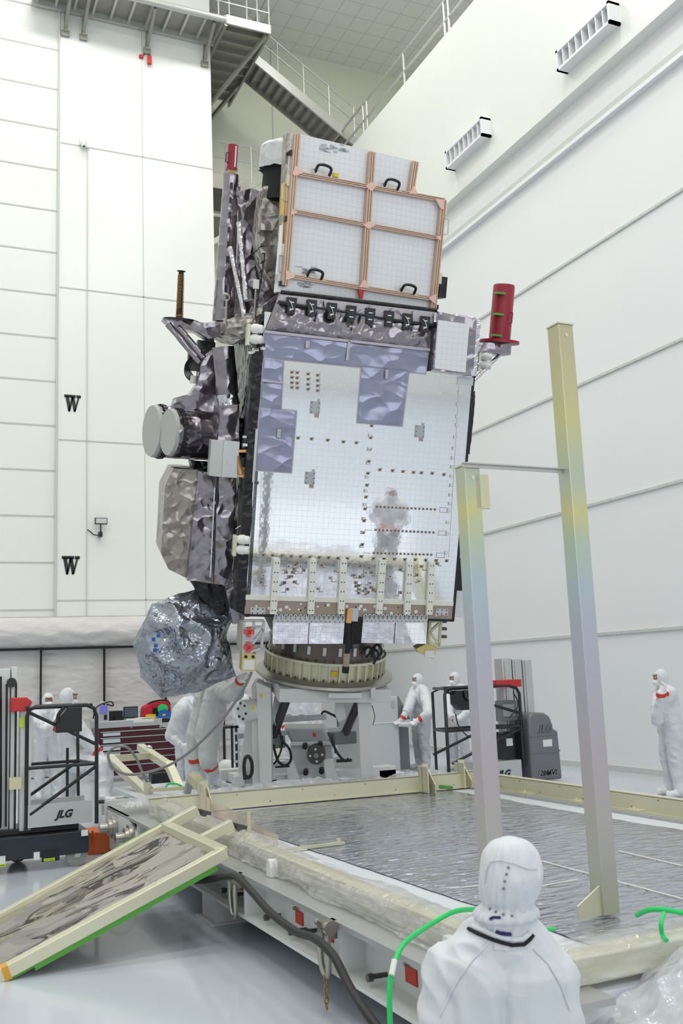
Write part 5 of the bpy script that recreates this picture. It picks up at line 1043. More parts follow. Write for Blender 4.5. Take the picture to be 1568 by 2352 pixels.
# 1 rightmost
F = lambda x, y: at(x, y, 2, 0.)
b = F(1552, 1828); f = face_dir(-1, .15); J = pose(b, f, 1.0, .06); d = 13.6
J.update(elR=dep(1508, 1655, d-.1), wrR=dep(1517, 1592, d-.2), haR=dep(1524, 1572, d-.2), elL=dep(1512, 1650, d+.3), wrL=dep(1522, 1590, d+.2), haL=dep(1528, 1568, d+.15))
person('rightmost', J, human('person in white cleanroom suit at the right edge with both hands raised to the face', b), look=face_dir(-1, .0))
# 2 at the grey console
b = F(972, 1766); f = face_dir(-1, .45); J = pose(b, f, 1.03, .0); d = 18.0
J.update(elR=dep(1003, 1625, d+.0), elL=dep(985, 1640, d-.4), wrL=dep(962, 1653, d-.4), haL=dep(952, 1659, d-.4)); J['elR'] = dep(935, 1632, d+.5); J['wrR'] = dep(922, 1652, d+.4); J['haR'] = dep(914, 1658, d+.4)
person('console', J, human('masked person in white suit resting a red-taped hand on the rail of the grey console', b), look=face_dir(-1, .6), bulk=1.1)
# 3 behind the right lift
b = F(1058, 1768); J = pose(b, face_dir(-.7, .7), 1.03); d = 18.2
J.update(elL=dep(1072, 1640, d), wrL=dep(1052, 1652, d-.4), haL=dep(1044, 1648, d-.4), elR=dep(1030, 1642, d), wrR=dep(1046, 1655, d-.35), haR=dep(1055, 1652, d-.4))
person('liftman', J, human('person in white suit standing behind the right-hand lift cage, looking left', b), look=face_dir(-.8, .6))
# 4 leaning in the left lift cage area, foot up on the girder end
f = face_dir(1, .0); d = 12.9; b = dep(150, 1888, 12.9); b.z = 0
J = pose(b, f, 1.04); J.update(head=dep(155, 1604, d), neck=dep(150, 1630, d), chest=dep(155, 1665, d), pel=dep(172, 1738, d), shR=dep(160, 1645, d-.2), shL=dep(156, 1642, d+.18), elR=dep(195, 1695, d-.3), wrR=dep(228, 1731, d-.4), haR=dep(240, 1742, d-.4),
    elL=dep(195, 1690, d+.2), wrL=dep(215, 1725, d+.1), haL=dep(226, 1738, d+.1), hipR=dep(178, 1748, d-.1), hipL=dep(166, 1748, d+.12), knR=dep(241, 1762, d-.6), anR=dep(240, 1832, d-.8), toR=dep(264, 1843, d-.95), knL=dep(155, 1815, d+.2))
J['anL'] = V(b.x-.05, b.y+.05, .09); J['toL'] = V(b.x+.12, b.y+.1, .045); J['pel'] = dep(172, 1738, d)
person('kneeup', J, human('person in white suit at the left lift, in profile, foot up on the girder', b), look=face_dir(1, -.1), bulk=1.12)
o = MB().ball(dep(266, 1846, d-1.0), (.13, .08, .06)).build('shoe_cover', bootsole, [x for x in bpy.data.objects if x.name == 'person.003'][0])
# 5 behind at far left, arms crossed
b = F(108, 1832); J = pose(b, face_dir(.4, 1), .99); d = 16.2
J.update(elL=dep(88, 1660, d), wrL=dep(112, 1668, d-.3), haL=dep(124, 1664, d-.25), elR=dep(132, 1664, d), wrR=dep(108, 1672, d-.3), haR=dep(96, 1668, d-.3))
J['elL'], J['elR'] = J['elR'], J['elL']; J['wrL'], J['wrR'] = J['wrR'], J['wrL']; J['haL'], J['haR'] = J['haR'], J['haL']
person('glasses', J, human('person in white suit with glasses and crossed arms behind the left lift cage', b), look=face_dir(.5, 1), goggles=True, tape=())
# 6 back turned, left of the reaching technician
b = F(428, 1818); J = pose(b, face_dir(.7, -.7), 1.02, .10); d = 16.4
J.update(elL=dep(392, 1690, d-.2), wrL=dep(415, 1712, d-.3), haL=dep(428, 1716, d-.3), elR=dep(470, 1690, d), wrR=dep(450, 1715, d-.2), haR=dep(440, 1720, d-.25), shL=dep(412, 1632, d-.1))
person('backturned', J, human('person in white suit with back turned, between tool chest and reaching technician', b), tape=(), parts_face=False, bulk=1.15)
# 7 technician on the deck under the bag reaching up to the satellite
d = 12.9; b = dep(470, 1806, d); b.z = .5; J = pose(b, face_dir(.8, -.5), 1.06)
J.update(head=dep(505, 1530, d), neck=dep(498, 1560, d), chest=dep(486, 1598, d), pel=dep(468, 1680, d), shR=dep(512, 1585, d-.25), shL=dep(470, 1582, d+.1), elR=dep(541, 1594, d-.6), wrR=dep(554, 1560, d-1.0), haR=dep(564, 1549, d-1.2),
    elL=dep(520, 1600, d+.2), wrL=dep(548, 1572, d-.1), haL=dep(556, 1560, d-.3), hipR=dep(480, 1690, d-.1), hipL=dep(455, 1690, d+.12), knR=dep(476, 1742, d-.2), knL=dep(452, 1742, d+.1), anR=dep(492, 1800, d), anL=dep(460, 1792, d+.1), toR=dep(515, 1806, d-.1), toL=dep(478, 1800, d+.2))
J['anR'].z = max(J['anR'].z, .6); J['anL'].z = max(J['anL'].z, .6)
person('reaching', J, human('technician in grey-white suit with red-taped leg reaching up beneath the foil bag', b), legtape=('R', 'L'), parts_face=False, fabric=suitw, bulk=1.15)
# 8, 9 behind the stand
b = F(556, 1782); J = pose(b, face_dir(.8, -.5), 1.02); person('behindleft', J, human('person in white suit partly hidden behind the left tower of the stand', b), parts_face=False, vox=.013)
b = F(690, 1792); J = pose(b, face_dir(.1, 1), 1.03); person('behindmid', J, human('person in white suit seen through the middle of the stand, shoulders only', b), parts_face=False, vox=.013, bulk=1.35)
# 10 the person mirrored in the satellite's front panel, standing right of the transporter
b = V(6.0, 3.2, 0); f = Vector((SO[0]-b.x, SO[1]-b.y, 0)).normalized(); J = pose(b, f, 1.02); r = f.cross(V(0, 0, 1))
J.update(elL=b-r*.30+V(0, 0, 1.14)-f*.02, elR=b+r*.30+V(0, 0, 1.14)-f*.02, wrL=b-r*.10+f*.20+V(0, 0, 1.0), wrR=b+r*.10+f*.20+V(0, 0, 1.0), haL=b-r*.03+f*.22+V(0, 0, .97), haR=b+r*.03+f*.24+V(0, 0, .98))
person('mirrored', J, human('person in white suit with clasped red-taped hands, seen mirrored in the satellite front panel', b))
# 11 foreground, kneeling, back to the camera
f = face_dir(.12, -1); d = 3.55; b = dep(1165, 2352, d); b.z = 0
J = dict(f=f, k=1., head=dep(1174, 2010, d), neck=dep(1162, 2128, d), chest=dep(1150, 2255, d-.02), pel=dep(1146, 2470, d), shL=dep(1034, 2233, d), shR=dep(1262, 2236, d), elL=dep(1012, 2400, d-.05), elR=dep(1290, 2400, d-.03))
r = f.cross(V(0, 0, 1)); up = V(0, 0, 1)
for n, s in (('L', -1), ('R', 1)): J['wr'+n] = J['el'+n]-r*s*.10+f*.20; J['ha'+n] = J['wr'+n]+f*.07; J['hip'+n] = J['pel']+r*s*.1-V(0, 0, .05); J['kn'+n] = V(*(J['pel']+r*s*.14+f*.12).xy, .10); J['an'+n] = V(*(J['kn'+n]-f*.42).xy, .09); J['to'+n] = J['an'+n]-f*.12-V(0, 0, .02)
fg = human('person in white suit kneeling in the foreground with back and hood to the camera', b)
body = person('foreground', J, fg, vox=.0075, wr_amp=.012, parts_face=True, look=face_dir(.5, -1), bulk=1.10)
H = J['head']; N = J['neck']; back = -f
prof = catmull([V(.002, .128, 0), V(.055, .120, 0), V(.092, .084, 0), V(.107, .03, 0), V(.107, -.03, 0), V(.097, -.075, 0), V(.086, -.102, 0), V(.108, -.125, 0), V(.114, -.143, 0), V(.100, -.160, 0), V(.096, -.20, 0), V(.100, -.235, 0)], 8)
def hoodf(u, v):                                    # gathered hood with its lower ruffle and neck drape
    a = 2*math.pi*u; t = v*(len(prof)-1); i = min(int(t), len(prof)-2); q = prof[i].lerp(prof[i+1], t-i); g_ = max(0, min(1, (.05-q.y)*9))
    pl = math.sin(a*19+4*noise.noise(V(math.cos(a)*2, math.sin(a)*2, q.y*9)))
    rad = q.x*(1+.035*g_*pl)+.006*(1-abs(noise.noise(V(math.cos(a)*3, math.sin(a)*3, q.y*8)))*2.2)
    s_ = max(0, -q.y)/.15; return V(H.x+(N.x-H.x)*min(1.2, s_), H.y+(N.y-H.y)*min(1.2, s_), H.z)+r*(rad*math.cos(a))+f*(rad*1.08*math.sin(a))+up*q.y
hood = MB().sheet(hoodf, 170, 80).build('hood', suit, fg, weld=True)
from mathutils.bvhtree import BVHTree
trees = [BVHTree.FromPolygons([v.co[:] for v in o_.data.vertices], [p_.vertices[:] for p_ in o_.data.polygons]) for o_ in (body, hood)]
def on(px, py, off=.003):                           # where the seam line meets the suit
    o_ = V(0, 0, EYE); dr = Vector(ray(px, py)).normalized(); best = None
    for t_ in trees:
        h = t_.ray_cast(o_, dr)
        if h[0] is not None and (best is None or h[3] < best[3]): best = h
    return best[0]+best[1]*off*(1 if best[1].dot(dr) < 0 else -1)
def line(pts, n=5):
    out = []
    for (a, b_) in zip(pts[:-1], pts[1:]): out += [on(a[0]+(b_[0]-a[0])*i/n, a[1]+(b_[1]-a[1])*i/n) for i in range(n)]
    return out+[on(*pts[-1])]
MB().tube(line([(1127, 1979), (1150, 1976), (1180, 1984), (1210, 1996), (1232, 1996)]), .0022, 6).tube(line([(1127, 1979), (1118, 2000), (1113, 2030)]), .0018, 6).build('crown_seam', suitw, hood)
for x, y in ((1167, 1993), (1163, 2008), (1159, 2024), (1157, 2041), (1125, 2088), (1139, 2095), (1156, 2101), (1175, 2104)): p = on(x, y, .001); MB().ball(p, .0052, 10).build('snap', greydark, hood)
MB().tube(line([(1076, 2133), (1098, 2145), (1126, 2156), (1152, 2165), (1176, 2171), (1203, 2169), (1216, 2158), (1224, 2147)]), .0065, 8).build('collar_zip', blackfab, fg)
MB().tube(line([(1086, 2128), (1104, 2135), (1128, 2144), (1152, 2152), (1178, 2158), (1200, 2156), (1217, 2142)]), .009, 8).build('collar', suit, fg)
MB().tube(line([(1138, 2139), (1150, 2143), (1172, 2146)]), .0065, 8).build('inner_hood_edge', navyfab, fg); MB().tube(line([(1124, 2112), (1132, 2108), (1150, 2108)]), .005, 8).build('inner_hood_edge', navyfab, fg)
MB().tube(line([(1122, 2165), (1085, 2205), (1055, 2245), (1030, 2290), (1008, 2335)], 9), .0035, 6).build('raglan_seam', suit, fg); MB().tube(line([(1225, 2180), (1258, 2215), (1285, 2260), (1308, 2320)], 9), .0035, 6).build('raglan_seam', suit, fg)
# ================================================================ lifts, chest, cabinets
def Y_(px, py, y): return at(px, py, 1, y)
def lift_left():
    y = 11.0; X0, X1, Z1, Zp = 1.24, 1.96, 1.66, .62
    t = thing('mast_lift', 'dark navy push-around mast lift with black tube cage at the left edge', 'lift', (1.3, 11.4, 0))
    c = MB().box(.3, 1.88, y, y+.75, .13, .36).build('chassis', navy, t, smooth=False, bevel=.012)
    MB().box(.9, 1.80, y+.15, y+.6, .36, .42).build('deck_tray', blackpaint, c, smooth=False, bevel=.01)
    p = Y_(100, 1966, y); MB().box(p.x-.02, p.x+.16, y-.008, y, p.z-.06, p.z+.06).build('dark_pocket', blackpaint, c, smooth=False)
    p = Y_(84, 1966, y); MB().box(p.x-.03, p.x+.03, y-.008, y, p.z-.04, p.z+.04).build('white_sign', whitem, c, smooth=False)
    p = Y_(193, 1913, y); MB().box(p.x-.03, p.x+.04, y-.008, y, p.z-.03, p.z+.03).build('white_sign', whitem, c, smooth=False)
    p = Y_(5, 1978, y); MB().box(p.x-.05, p.x+.03, y-.008, y, p.z-.05, p.z+.05).build('white_sign', whitem, c, smooth=False)
    for px in (113, 0): p = Y_(px, 1974 if px else 1988, y); g = MB().box(p.x-.055, p.x+.055, y-.009, y, p.z-.014, p.z+.014).build('hi_viz_sticker', hiviz, c, smooth=False); text('LIFT HERE', .02, (p.x, y-.012, p.z), (1, 0, 0), (0, 0, 1), blackpaint, g, ext=.0005)
    for px, py, yy in ((175, 1965, y+.05), (40, 1985, y+.7)):
        p = Y_(px, py, yy); w_ = MB().lathe((p.x, yy-.025, .105), (0, 1, 0), [(0, .0), (0, .085), (.004, .105), (.046, .105), (.05, .085), (.05, 0)], 28).build('caster_wheel', rubbergrey, t)
        MB().cyl((p.x, yy-.03, .105), (p.x, yy+.03, .105), .03).build('hub', chrome, w_); MB().prism([(p.x-.02, yy-.035, .10), (p.x+.03, yy-.035, .09), (p.x+.09, yy-.035, .23), (p.x-.0, yy-.035, .23)], (0, .01, 0)).build('caster_fork', alum, t, smooth=False)
    # mast
    MB().box(.62, 1.09, y+.25, y+.45, .36, 2.08).box(1.10, 1.16, y+.22, y+.45, .36, 2.10).build('mast', whitepaint, t, smooth=False, bevel=.006)
    MB().box(1.19, 1.30, y+.12, y+.3, .40, 1.72).build('carriage', whitepaint, t, smooth=False)
    MB().cyl((1.10, y+.19, 1.93), (1.10, y+.24, 1.93), .05).build('pulley', blackpaint, t)
    MB().tube([(1.145, y+.2, 1.92), (1.15, y+.2, .4)], .012, 6).tube([(1.05, y+.2, 1.92), (1.06, y+.2, .45)], .012, 6).tube([(.98, y+.2, 2.0), (1.0, y+.2, .6), (.98, y+.2, .45), (.92, y+.2, .42)], .022, 6, smooth=5).build('chain_loop', blackpaint, t)
    a, b = Y_(28, 1603, y), Y_(76, 1633, y); MB().prism([(a.x, y+.05, b.z), (a.x, y+.05, a.z), (b.x-.06, y+.05, a.z), (b.x, y+.05, a.z-.05), (b.x-.05, y+.05, b.z)], (0, .25, 0)).build('red_cover', redbright, t, smooth=False, bevel=.01)
    a = Y_(34, 1800, y); MB().box(a.x-.05, a.x+.07, y+.02, y+.1, a.z-.06, a.z+.06).build('bracket', alodine, t, smooth=False)
    a = Y_(52, 1660, y); MB().box(a.x-.02, a.x+.03, y+.1, y+.12, a.z-.05, a.z+.05).build('yellow_sticker', hiviz, t, smooth=False)
    cage(t, lambda u, v, d: V(X0+(X1-X0)*u, y+.55*d, .42+(Z1-.42)*v), .018)
    a, b = Y_(56, 1851, y), Y_(212, 1888, y); pf = MB().box(a.x, b.x, y-.01, y+.02, b.z, a.z).box(a.x, b.x, y+.5, y+.53, b.z+.05, a.z).box(a.x, b.x, y, y+.52, b.z+.0, b.z+.03).build('platform', alum, t, smooth=False)
    text('JLG', .105, ((a.x+b.x)/2+.05, y-.013, (a.z+b.z)/2-.005), (1, 0, 0), (0, 0, 1), blackpaint, pf, shear=.35, bold=.005)
    mb = MB()
    for u in (.56, .66, .93):
        for v in (.3, .7): mb.cyl((a.x+(b.x-a.x)*u, y-.016, b.z+(a.z-b.z)*v), (a.x+(b.x-a.x)*u, y-.008, b.z+(a.z-b.z)*v), .007, n=8)
    mb.build('platform_bolts', alodine, pf, smooth=False)
    a, b = Y_(128, 1625, y), Y_(188, 1680, y); cb = MB().prism([(a.x, y-.02, b.z), (a.x, y-.02, b.z+.12), (a.x+.1, y-.02, a.z-.04), (a.x+.12, y-.02, a.z), (b.x, y-.02, a.z), (b.x, y-.02, b.z)], (0, .2, 0)).build('control_box', blackpaint, t, smooth=False, bevel=.012)
    MB().tube([(a.x+.02, y-.04, b.z+.1), (a.x+.02, y-.05, a.z-.08), (a.x+.08, y-.05, a.z-.0)], .018, 8, smooth=5).build('joystick_guard', blackpaint, cb); MB().ball((a.x-.01, y+.0, b.z+.04), .02, 10).build('red_button', redbright, cb)
def cage(t, g, r):                                  # g(u, v, depth) -> world; open tube cage
    def tb(pts, rr=r, nm='cage_tube', sm=0): MB().tube([g(*p) for p in pts], rr, 8, smooth=sm).build(nm, blackpaint, t)
    tb([(0, .0, 0), (0, .93, 0), (.03, .985, 0), (.1, 1.0, 0), (.85, 1.0, 0), (.96, .97, 0), (1, .9, 0), (1, .0, 0)], r*1.15)
    tb([(0.08, .0, 1), (0.08, .95, 1), (.2, 1.0, 1), (.75, 1.0, 1), (.84, .95, 1), (.86, .08, 1)])
    for v in (.52, .45 if 0 else .50): pass
    tb([(0, .5, 0), (1, .5, 0)], r, 'mid_rail'); tb([(0.08, .5, 1), (.86, .5, 1)], r, 'mid_rail'); tb([(0, .97, 0), (1, .66, 0)], r, 'diagonal_brace'); tb([(0.05, .12, 0), (1, .48, 0)], r, 'diagonal_brace'); tb([(0.05, .20, 1), (.86, .50, 1)], r, 'diagonal_brace')
    tb([(.69, .1, 1), (.69, .62, 1)], r*.9, 'cage_tube'); tb([(0, 1, 0), (.1, 1, 1)], r, 'side_rail'); tb([(.92, 1, 0), (.8, 1, 1)], r, 'side_rail'); tb([(1, .5, 0), (.86, .5, 1)], r, 'side_rail'); tb([(0, .5, 0), (.08, .5, 1)], r, 'side_rail')
lift_left()
def lift_right():
    y = 13.9; t = thing('mast_lift', 'grey mast lift with black tube cage and moulded battery cover beyond the two posts', 'lift', (9, 14, 0))
    a, b = Y_(1020, 1582, y), Y_(1198, 1578, y); X0, X1, Z1 = a.x, b.x-.06, a.z
    cage(t, lambda u, v, d: V(X1-(X1-X0)*(1-u), y+.6*d, .25+(Z1-.25)*v), .024)
    a, b = Y_(1152, 1512, y+.3), Y_(1222, 1512, y+.3); m = MB()
    for k in range(3): x = a.x+(b.x-a.x)*k/3; m.box(x, x+(b.x-a.x)/3-.02, y+.3, y+.55, .3, a.z-.02*k); m.box(x+.04, x+.08, y+.285, y+.3, .3, a.z-.05)
    m.build('mast', alum, t, smooth=False, bevel=.008)
    P = []
    a, b = Y_(1212, 1637, y-.1), Y_(1292, 1796, y-.1); w_, h_ = b.x-a.x, a.z
    prof = [(0, .03), (.0, h_*.93), (.06, h_*.985), (.14, h_), (w_*.55, h_*.985), (w_*.72, h_*.93), (w_*.80, h_*.82), (w_*.82, h_*.74), (w_*.95, h_*.72), (w_*.97, h_*.60), (w_, .03)]
    bc = MB().prism([(a.x+u, y-.1, v) for u, v in prof], (0, .62, 0)).build('battery_cover', greybox, t, smooth=True, bevel=.03)
    MB().box(a.x-.01, a.x+w_*.93, y-.112, y-.1, h_*.66, h_*.69).box(a.x, a.x+w_*.98, y-.112, y-.1, h_*.42, h_*.44).build('cover_ridge', greybox, bc, smooth=False)
    MB().box(a.x+w_*.42, a.x+w_*.72, y-.115, y-.1, h_*.50, h_*.60).build('white_label', whitem, bc, smooth=False)
    text('JLG', .17, (a.x+w_*.52, y-.115, h_*.76), (1, 0, 0), (0, 0, 1), mat('grey_emboss', (.17, .175, .19), .3), bc, name='embossed_letters', shear=.3, ext=.006)
    text('20MVL', .125, (a.x+w_*.52, y-.128, .15), (1, 0, 0), (0, 0, 1), blackpaint, bc, shear=.2, bold=.004, ext=.001); text('20MVL', .125, (a.x+w_*.52, y-.120, .15), (1, 0, 0), (0, 0, 1), whitem, bc, name='lettering_outline', shear=.2, bold=.009, ext=.001)
    a, b = Y_(1092, 1753, y), Y_(1197, 1790, y); pf = MB().box(X0+.5, b.x, y-.03, y+.6, .06, a.z).build('platform', alum, t, smooth=False)
    text('JLG', .14, (Y_(1155, 1778, y).x, y-.035, Y_(1155, 1777, y).z), (1, 0, 0), (0, 0, 1), blackpaint, pf, shear=.35, bold=.006)
    a, b = Y_(1138, 1563, y), Y_(1196, 1577, y); MB().box(a.x, b.x, y-.02, y+.4, b.z, a.z).build('red_tray', redbright, t, smooth=False)
    a, b = Y_(1143, 1610, y+.2), Y_(1185, 1655, y+.2); k = MB().box(a.x, b.x, y+.15, y+.3, b.z, a.z).build('control_panel', greydark, t, smooth=False, bevel=.01); MB().box(a.x+.05, b.x-.06, y+.14, y+.15, b.z+.08, a.z-.06).build('instruction_plate', greypaint, k, smooth=False)
    a, b = Y_(1147, 1682, y+.2), Y_(1190, 1745, y+.2); k = MB().box(a.x, b.x, y+.1, y+.35, b.z, a.z).build('black_bin', blackpaint, t, smooth=False, bevel=.02); MB().box(a.x+.05, a.x+.17, y+.09, y+.1, a.z-.22, a.z-.10).build('white_label', whitem, k, smooth=False)
    a, b = Y_(1044, 1586, y-.1), Y_(1088, 1630, y-.1); MB().prism([(a.x, y-.12, a.z), (b.x, y-.12, a.z), (b.x+.02, y-.12, b.z), (a.x+.1, y-.12, b.z), (a.x, y-.12, b.z+.1)], (0, .2, 0)).build('control_box', blackpaint, t, smooth=False, bevel=.02)
    MB().tube([Y_(1066, 1585, y-.13), Y_(1072, 1604, y-.16), Y_(1084, 1610, y-.14)], .02, 8, smooth=5).build('joystick_guard', blackpaint, t)
    MB().tube([Y_(1046, 1640, y-.05), Y_(1052, 1665, y-.05), Y_(1070, 1688, y-.05), Y_(1085, 1695, y-.05)], .010, 6, smooth=5).tube([Y_(1178, 1590, y-.02), Y_(1190, 1620, y-.02), Y_(1170, 1648, y-.02)], .010, 6, smooth=5).build('control_cable', rubber, t)
lift_right()
# grey electronics console behind the stand
t = thing('console_cabinet', 'pale grey equipment console with sloped side behind the right of the stand', 'cabinet', (8.3, 17, 0))
y = 16.8; a, b = Y_(856, 1602, y), Y_(920, 1763, y); c_, d_ = Y_(943, 1655, y), Y_(945, 1755, y)
MB().box(a.x-.1, b.x, y, y+.9, .05, a.z).build('body', mat('console_grey', (.60, .63, .65), .45), t, smooth=False, bevel=.01)
e_ = Y_(940, 1652, y+.2)
MB().prism([(b.x, y+.01, Y_(920, 1655, y).z), (b.x, y+.01, a.z), (b.x+.03, y+.01, a.z), (e_.x+.05, y+.25, e_.z)], (0, .6, 0)).build('sloped_desk', greydark, t, smooth=False)
MB().box(b.x, c_.x+.02, y+.15, y+.85, .05, Y_(930, 1672, y).z).build('lower_side', greydark, t, smooth=False)
MB().cyl(Y_(918, 1664, y-.1), Y_(956, 1662, y-.1), .04).build('hand_rail', whitem, t)
MB().box(a.x-.1, b.x-.1, y-.01, y, .93, .95).build('drawer_line', whitem, t, smooth=False); p = Y_(902, 1617, y); MB().box(p.x-.03, p.x+.03, y-.02, y, p.z-.06, p.z+.06).build('latch', alum, t, smooth=False)
MB().box(a.x, a.x+.4, y+.2, y+.6, a.z, a.z+.07).build('dark_module', darkmetal, t, smooth=False)
# tool chest
t = thing('tool_chest', 'wide dark maroon rolling tool chest with many drawers in front of the quilted curtain', 'chest', (4.3, 19.7, 0))
y = 19.5; x0, x1, zt_, zb_ = 3.50, 5.9, 1.15, .12
MB().box(x0, x1, y, y+.75, zb_, zt_-.13).build('body', maroon, t, smooth=False, bevel=.01)
tp = MB().box(x0-.02, x1+.02, y-.02, y+.78, zt_-.13, zt_).build('worktop', alum, t, smooth=False, bevel=.008)
zs = [zt_-.13-.055, .80, .66, .53, .395, .27]
zz = [zt_-.20, .835, .705, .565, .44, .31, .16]
for k in range(len(zz)-1):
    dr = MB().box(x0+.04, x1-.04, y-.02, y, zz[k+1]+.02, zz[k]-.0).build('drawer', maroon, t, smooth=False, bevel=.004)
    MB().box(x0+.04, x1-.04, y-.04, y-.02, zz[k]-.012, zz[k]+.006).build('drawer_trim', alum, dr, smooth=False)
    if k < 4: MB().box(x0+.09, x0+.42, y-.026, y-.02, zz[k+1]+.035, zz[k]-.02).build('paper_label', mat('paper_blue', (.62, .70, .72), .6) if 'paper_blue' not in MATS else MATS['paper_blue'], dr, smooth=False)
p = Y_(380, 1666, y); text('Snap-on', .095, (p.x+.02, y-.024, p.z), (1, 0, 0), (0, 0, 1), whitem, t, shear=.3, bold=.002)
p = Y_(315, 1657, y); MB().box(p.x-.08, p.x+.32, y-.024, y-.018, p.z-.02, p.z+.03).build('strip_label', whitem, tp, smooth=False)
p = Y_(383, 1654, y); MB().box(p.x-.1, p.x+.2, y-.026, y-.018, p.z-.04, p.z+.04).build('power_strip', blackpaint, tp, smooth=False); MB().cyl((p.x-.7, y-.03, p.z-.09), (p.x-.7, y, p.z-.09), .02).build('lock', chrome, t)
for x in (x0+.15, x1-.2, x0+1.4):
    MB().cyl((x, y+.05, .06), (x, y+.12, .06), .06).build('caster_wheel', rubber, t)
tz = zt_
t = thing('tool_bag', 'red and black fabric tool bag on the tool chest', 'bag', (4.7, 19.8, tz))
a, b = Y_(328, 1648, 19.7), Y_(393, 1612, 19.7)
MB().prism([(a.x, 19.7, tz), (a.x+.02, 19.7, tz+.22), (a.x+.16, 19.7, b.z+.0), (b.x-.05, 19.7, b.z+.03), (b.x+.0, 19.7, tz+.2), (b.x, 19.7, tz)], (0, .3, 0)).build('bag_body', redfab, t, smooth=True, bevel=.03)
MB().prism([(a.x+.18, 19.69, tz+.02), (a.x+.2, 19.69, tz+.2), (a.x+.34, 19.69, tz+.19), (a.x+.44, 19.69, tz+.25), (b.x-.03, 19.69, tz+.12), (b.x-.05, 19.69, tz+.02)], (0, .02, 0)).build('black_panel', blackfab, t, smooth=False)
MB().tube([(a.x+.12, 19.72, b.z-.03), (a.x+.2, 19.72, b.z+.02), (b.x-.1, 19.72, b.z+.04), (b.x-.02, 19.72, tz+.24)], .018, 6, smooth=4).build('zip_edge', blackfab, t)
def small(name, lab, cat, mb, m, **k): o = mb.build(name, m, smooth=k.pop('smooth', False), **k); return tag(o, lab, cat)
p = Y_(379, 1640, 19.55); t = thing('tape_dispenser', 'blue tape dispenser with green roll in front of the red bag', 'dispenser', (p.x, 19.55, tz))
MB().prism([(p.x-.15, 19.53, tz), (p.x-.12, 19.53, tz+.14), (p.x, 19.53, tz+.17), (p.x+.13, 19.53, tz+.10), (p.x+.16, 19.53, tz+.12), (p.x+.13, 19.53, tz)], (0, .06, 0)).build('housing', bluem, t, smooth=False); MB().cyl((p.x-.04, 19.54, tz+.17), (p.x-.04, 19.6, tz+.17), .10).build('tape_roll', greenc, t); MB().box(p.x-.06, p.x, 19.52, 19.53, tz+.04, tz+.08).build('yellow_label', yellowm, t, smooth=False)
p = Y_(349, 1646, 19.53); small('tape_roll', 'amber tape roll lying on the tool chest before the bag', 'tape', MB().cyl((p.x, 19.62, tz), (p.x, 19.62, tz+.08), .10), yellowm, smooth=True)
a, b = Y_(284, 1646, 19.7), Y_(317, 1622, 19.7); t = thing('tablet_monitor', 'small black tablet monitor standing on the tool chest', 'monitor', (a.x, 19.7, tz))
MB().box(a.x, b.x, 19.72, 19.75, tz+.03, b.z).build('bezel', blackpaint, t, smooth=False, bevel=.005); MB().box(a.x+.02, b.x-.02, 19.715, 19.72, tz+.05, b.z-.02).build('screen', mat('screen_grey', (.08, .10, .13), .2), t, smooth=False); MB().box(a.x+.05, b.x-.05, 19.72, 19.85, tz, tz+.03).build('stand', blackpaint, t, smooth=False)
a, b = Y_(252, 1650, 19.7), Y_(282, 1634, 19.7); small('parts_bin', 'small black parts bin beside the tablet monitor', 'bin', MB().box(a.x, b.x, 19.7, 19.95, tz, tz+.18).box(a.x+.08, b.x+.0, 19.6, 19.68, tz, tz+.07), blackpaint)
a, b = Y_(226, 1655, 19.7), Y_(250, 1622, 19.7); t = thing('power_supply', 'bench instrument with violet pouch and coiled black leads at the chest left end', 'instrument', (a.x, 19.7, tz))
MB().box(a.x, b.x, 19.68, 19.95, tz, tz+.26).build('case', alum, t, smooth=False, bevel=.008); MB().box(a.x+.02, b.x-.03, 19.66, 19.68, tz+.14, tz+.30).build('violet_pouch', violet, t, smooth=False, bevel=.01); MB().box(a.x+.1, b.x-.04, 19.67, 19.68, tz+.02, tz+.12).build('dark_panel', blackpaint, t, smooth=False)
MB().tube([(a.x-.1, 19.7, tz+.05), (a.x-.05, 19.7, tz+.25), (a.x+.1, 19.68, tz+.34), (b.x+.05, 19.7, tz+.36), (b.x+.08, 19.7, tz+.28), (a.x+.15, 19.66, tz+.32)], .014, 6, smooth=6).build('leads', rubber, t)
MB().tube([(a.x+.02, 19.8, tz+.26), (a.x+.04, 19.8, tz+.36), (b.x-.06, 19.8, tz+.36), (b.x-.03, 19.8, tz+.26)], .01, 6).build('carry_handle', alum, t)
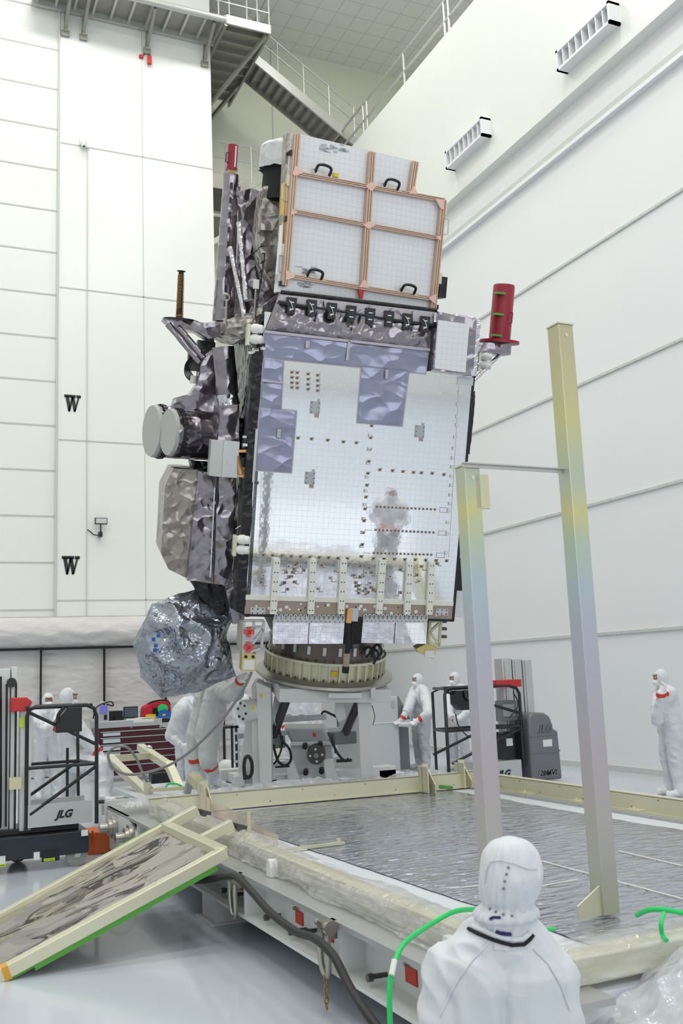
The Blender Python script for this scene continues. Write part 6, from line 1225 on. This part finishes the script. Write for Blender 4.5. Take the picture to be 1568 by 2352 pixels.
p = Y_(325, 1648, 19.6); small('paper_stack', 'loose white papers lying on the chest between monitor and bag', 'papers', MB().box(p.x-.3, p.x+.2, 19.55, 19.9, tz, tz+.02).box(p.x+.0, p.x+.3, 19.52, 19.8, tz+.02, tz+.03), whitem)
# utility table leg and rack behind the stand's left
t = thing('equipment_cart', 'black-framed equipment cart partly hidden behind the left of the stand', 'cart', (5.9, 17.5, 0))
y = 17.0; a, b = Y_(508, 1669, y), Y_(548, 1669, y); MB().box(a.x-.5, b.x, y, y+.6, a.z-.04, a.z).build('table_top', blackpaint, t, smooth=False)
p = Y_(538, 1700, y); MB().box(p.x-.05, p.x-.02, y, y+.05, .05, a.z).box(p.x+.03, p.x+.06, y, y+.05, .05, a.z).build('leg', blackpaint, t, smooth=False)
for k in range(6): MB().box(p.x-.02, p.x+.05, y-.01, y+.03, .25+k*.16, .29+k*.16).build('shelf_clip', alum, t, smooth=False)
t = thing('floor_unit', 'small white canister unit on the floor behind the technician on the deck', 'canister', (5.6, 18, 0))
p = F(520, 1795); MB().ball((p.x, p.y, .2), (.2, .2, .2), 20).build('round_cover', whitem, t); MB().box(p.x-.35, p.x-.12, p.y, p.y+.3, 0, .75).build('column', whitepaint, t, bevel=.03); MB().box(p.x-.05, p.x+.12, p.y-.15, p.y-.1, .0, .1).build('dark_foot', blackpaint, t, smooth=False)
t = thing('battery_pack', 'small black wheeled pack on the floor at the right end of the tool chest', 'pack', F(380, 1805))
p = F(380, 1806); MB().box(p.x-.25, p.x+.15, p.y, p.y+.25, .05, .25).build('case', blackpaint, t, bevel=.02); MB().cyl((p.x-.1, p.y-.03, .06), (p.x-.1, p.y+.02, .06), .06).build('wheel', rubber, t)
# white strip and pipe clutter on the far left girder end
t = thing('cable_coil', 'pale coiled cables lying on the far end of the left girder', 'cable', dep(310, 1850, 11.6))
for k in range(3): MB().tube([dep(290+8*k, 1852, 11.7), dep(305, 1845+2*k, 11.8), dep(325, 1846, 11.8), dep(320, 1856, 11.6), dep(296, 1858+k, 11.5)], .009, 6, smooth=6).build('loop', whitem, t)
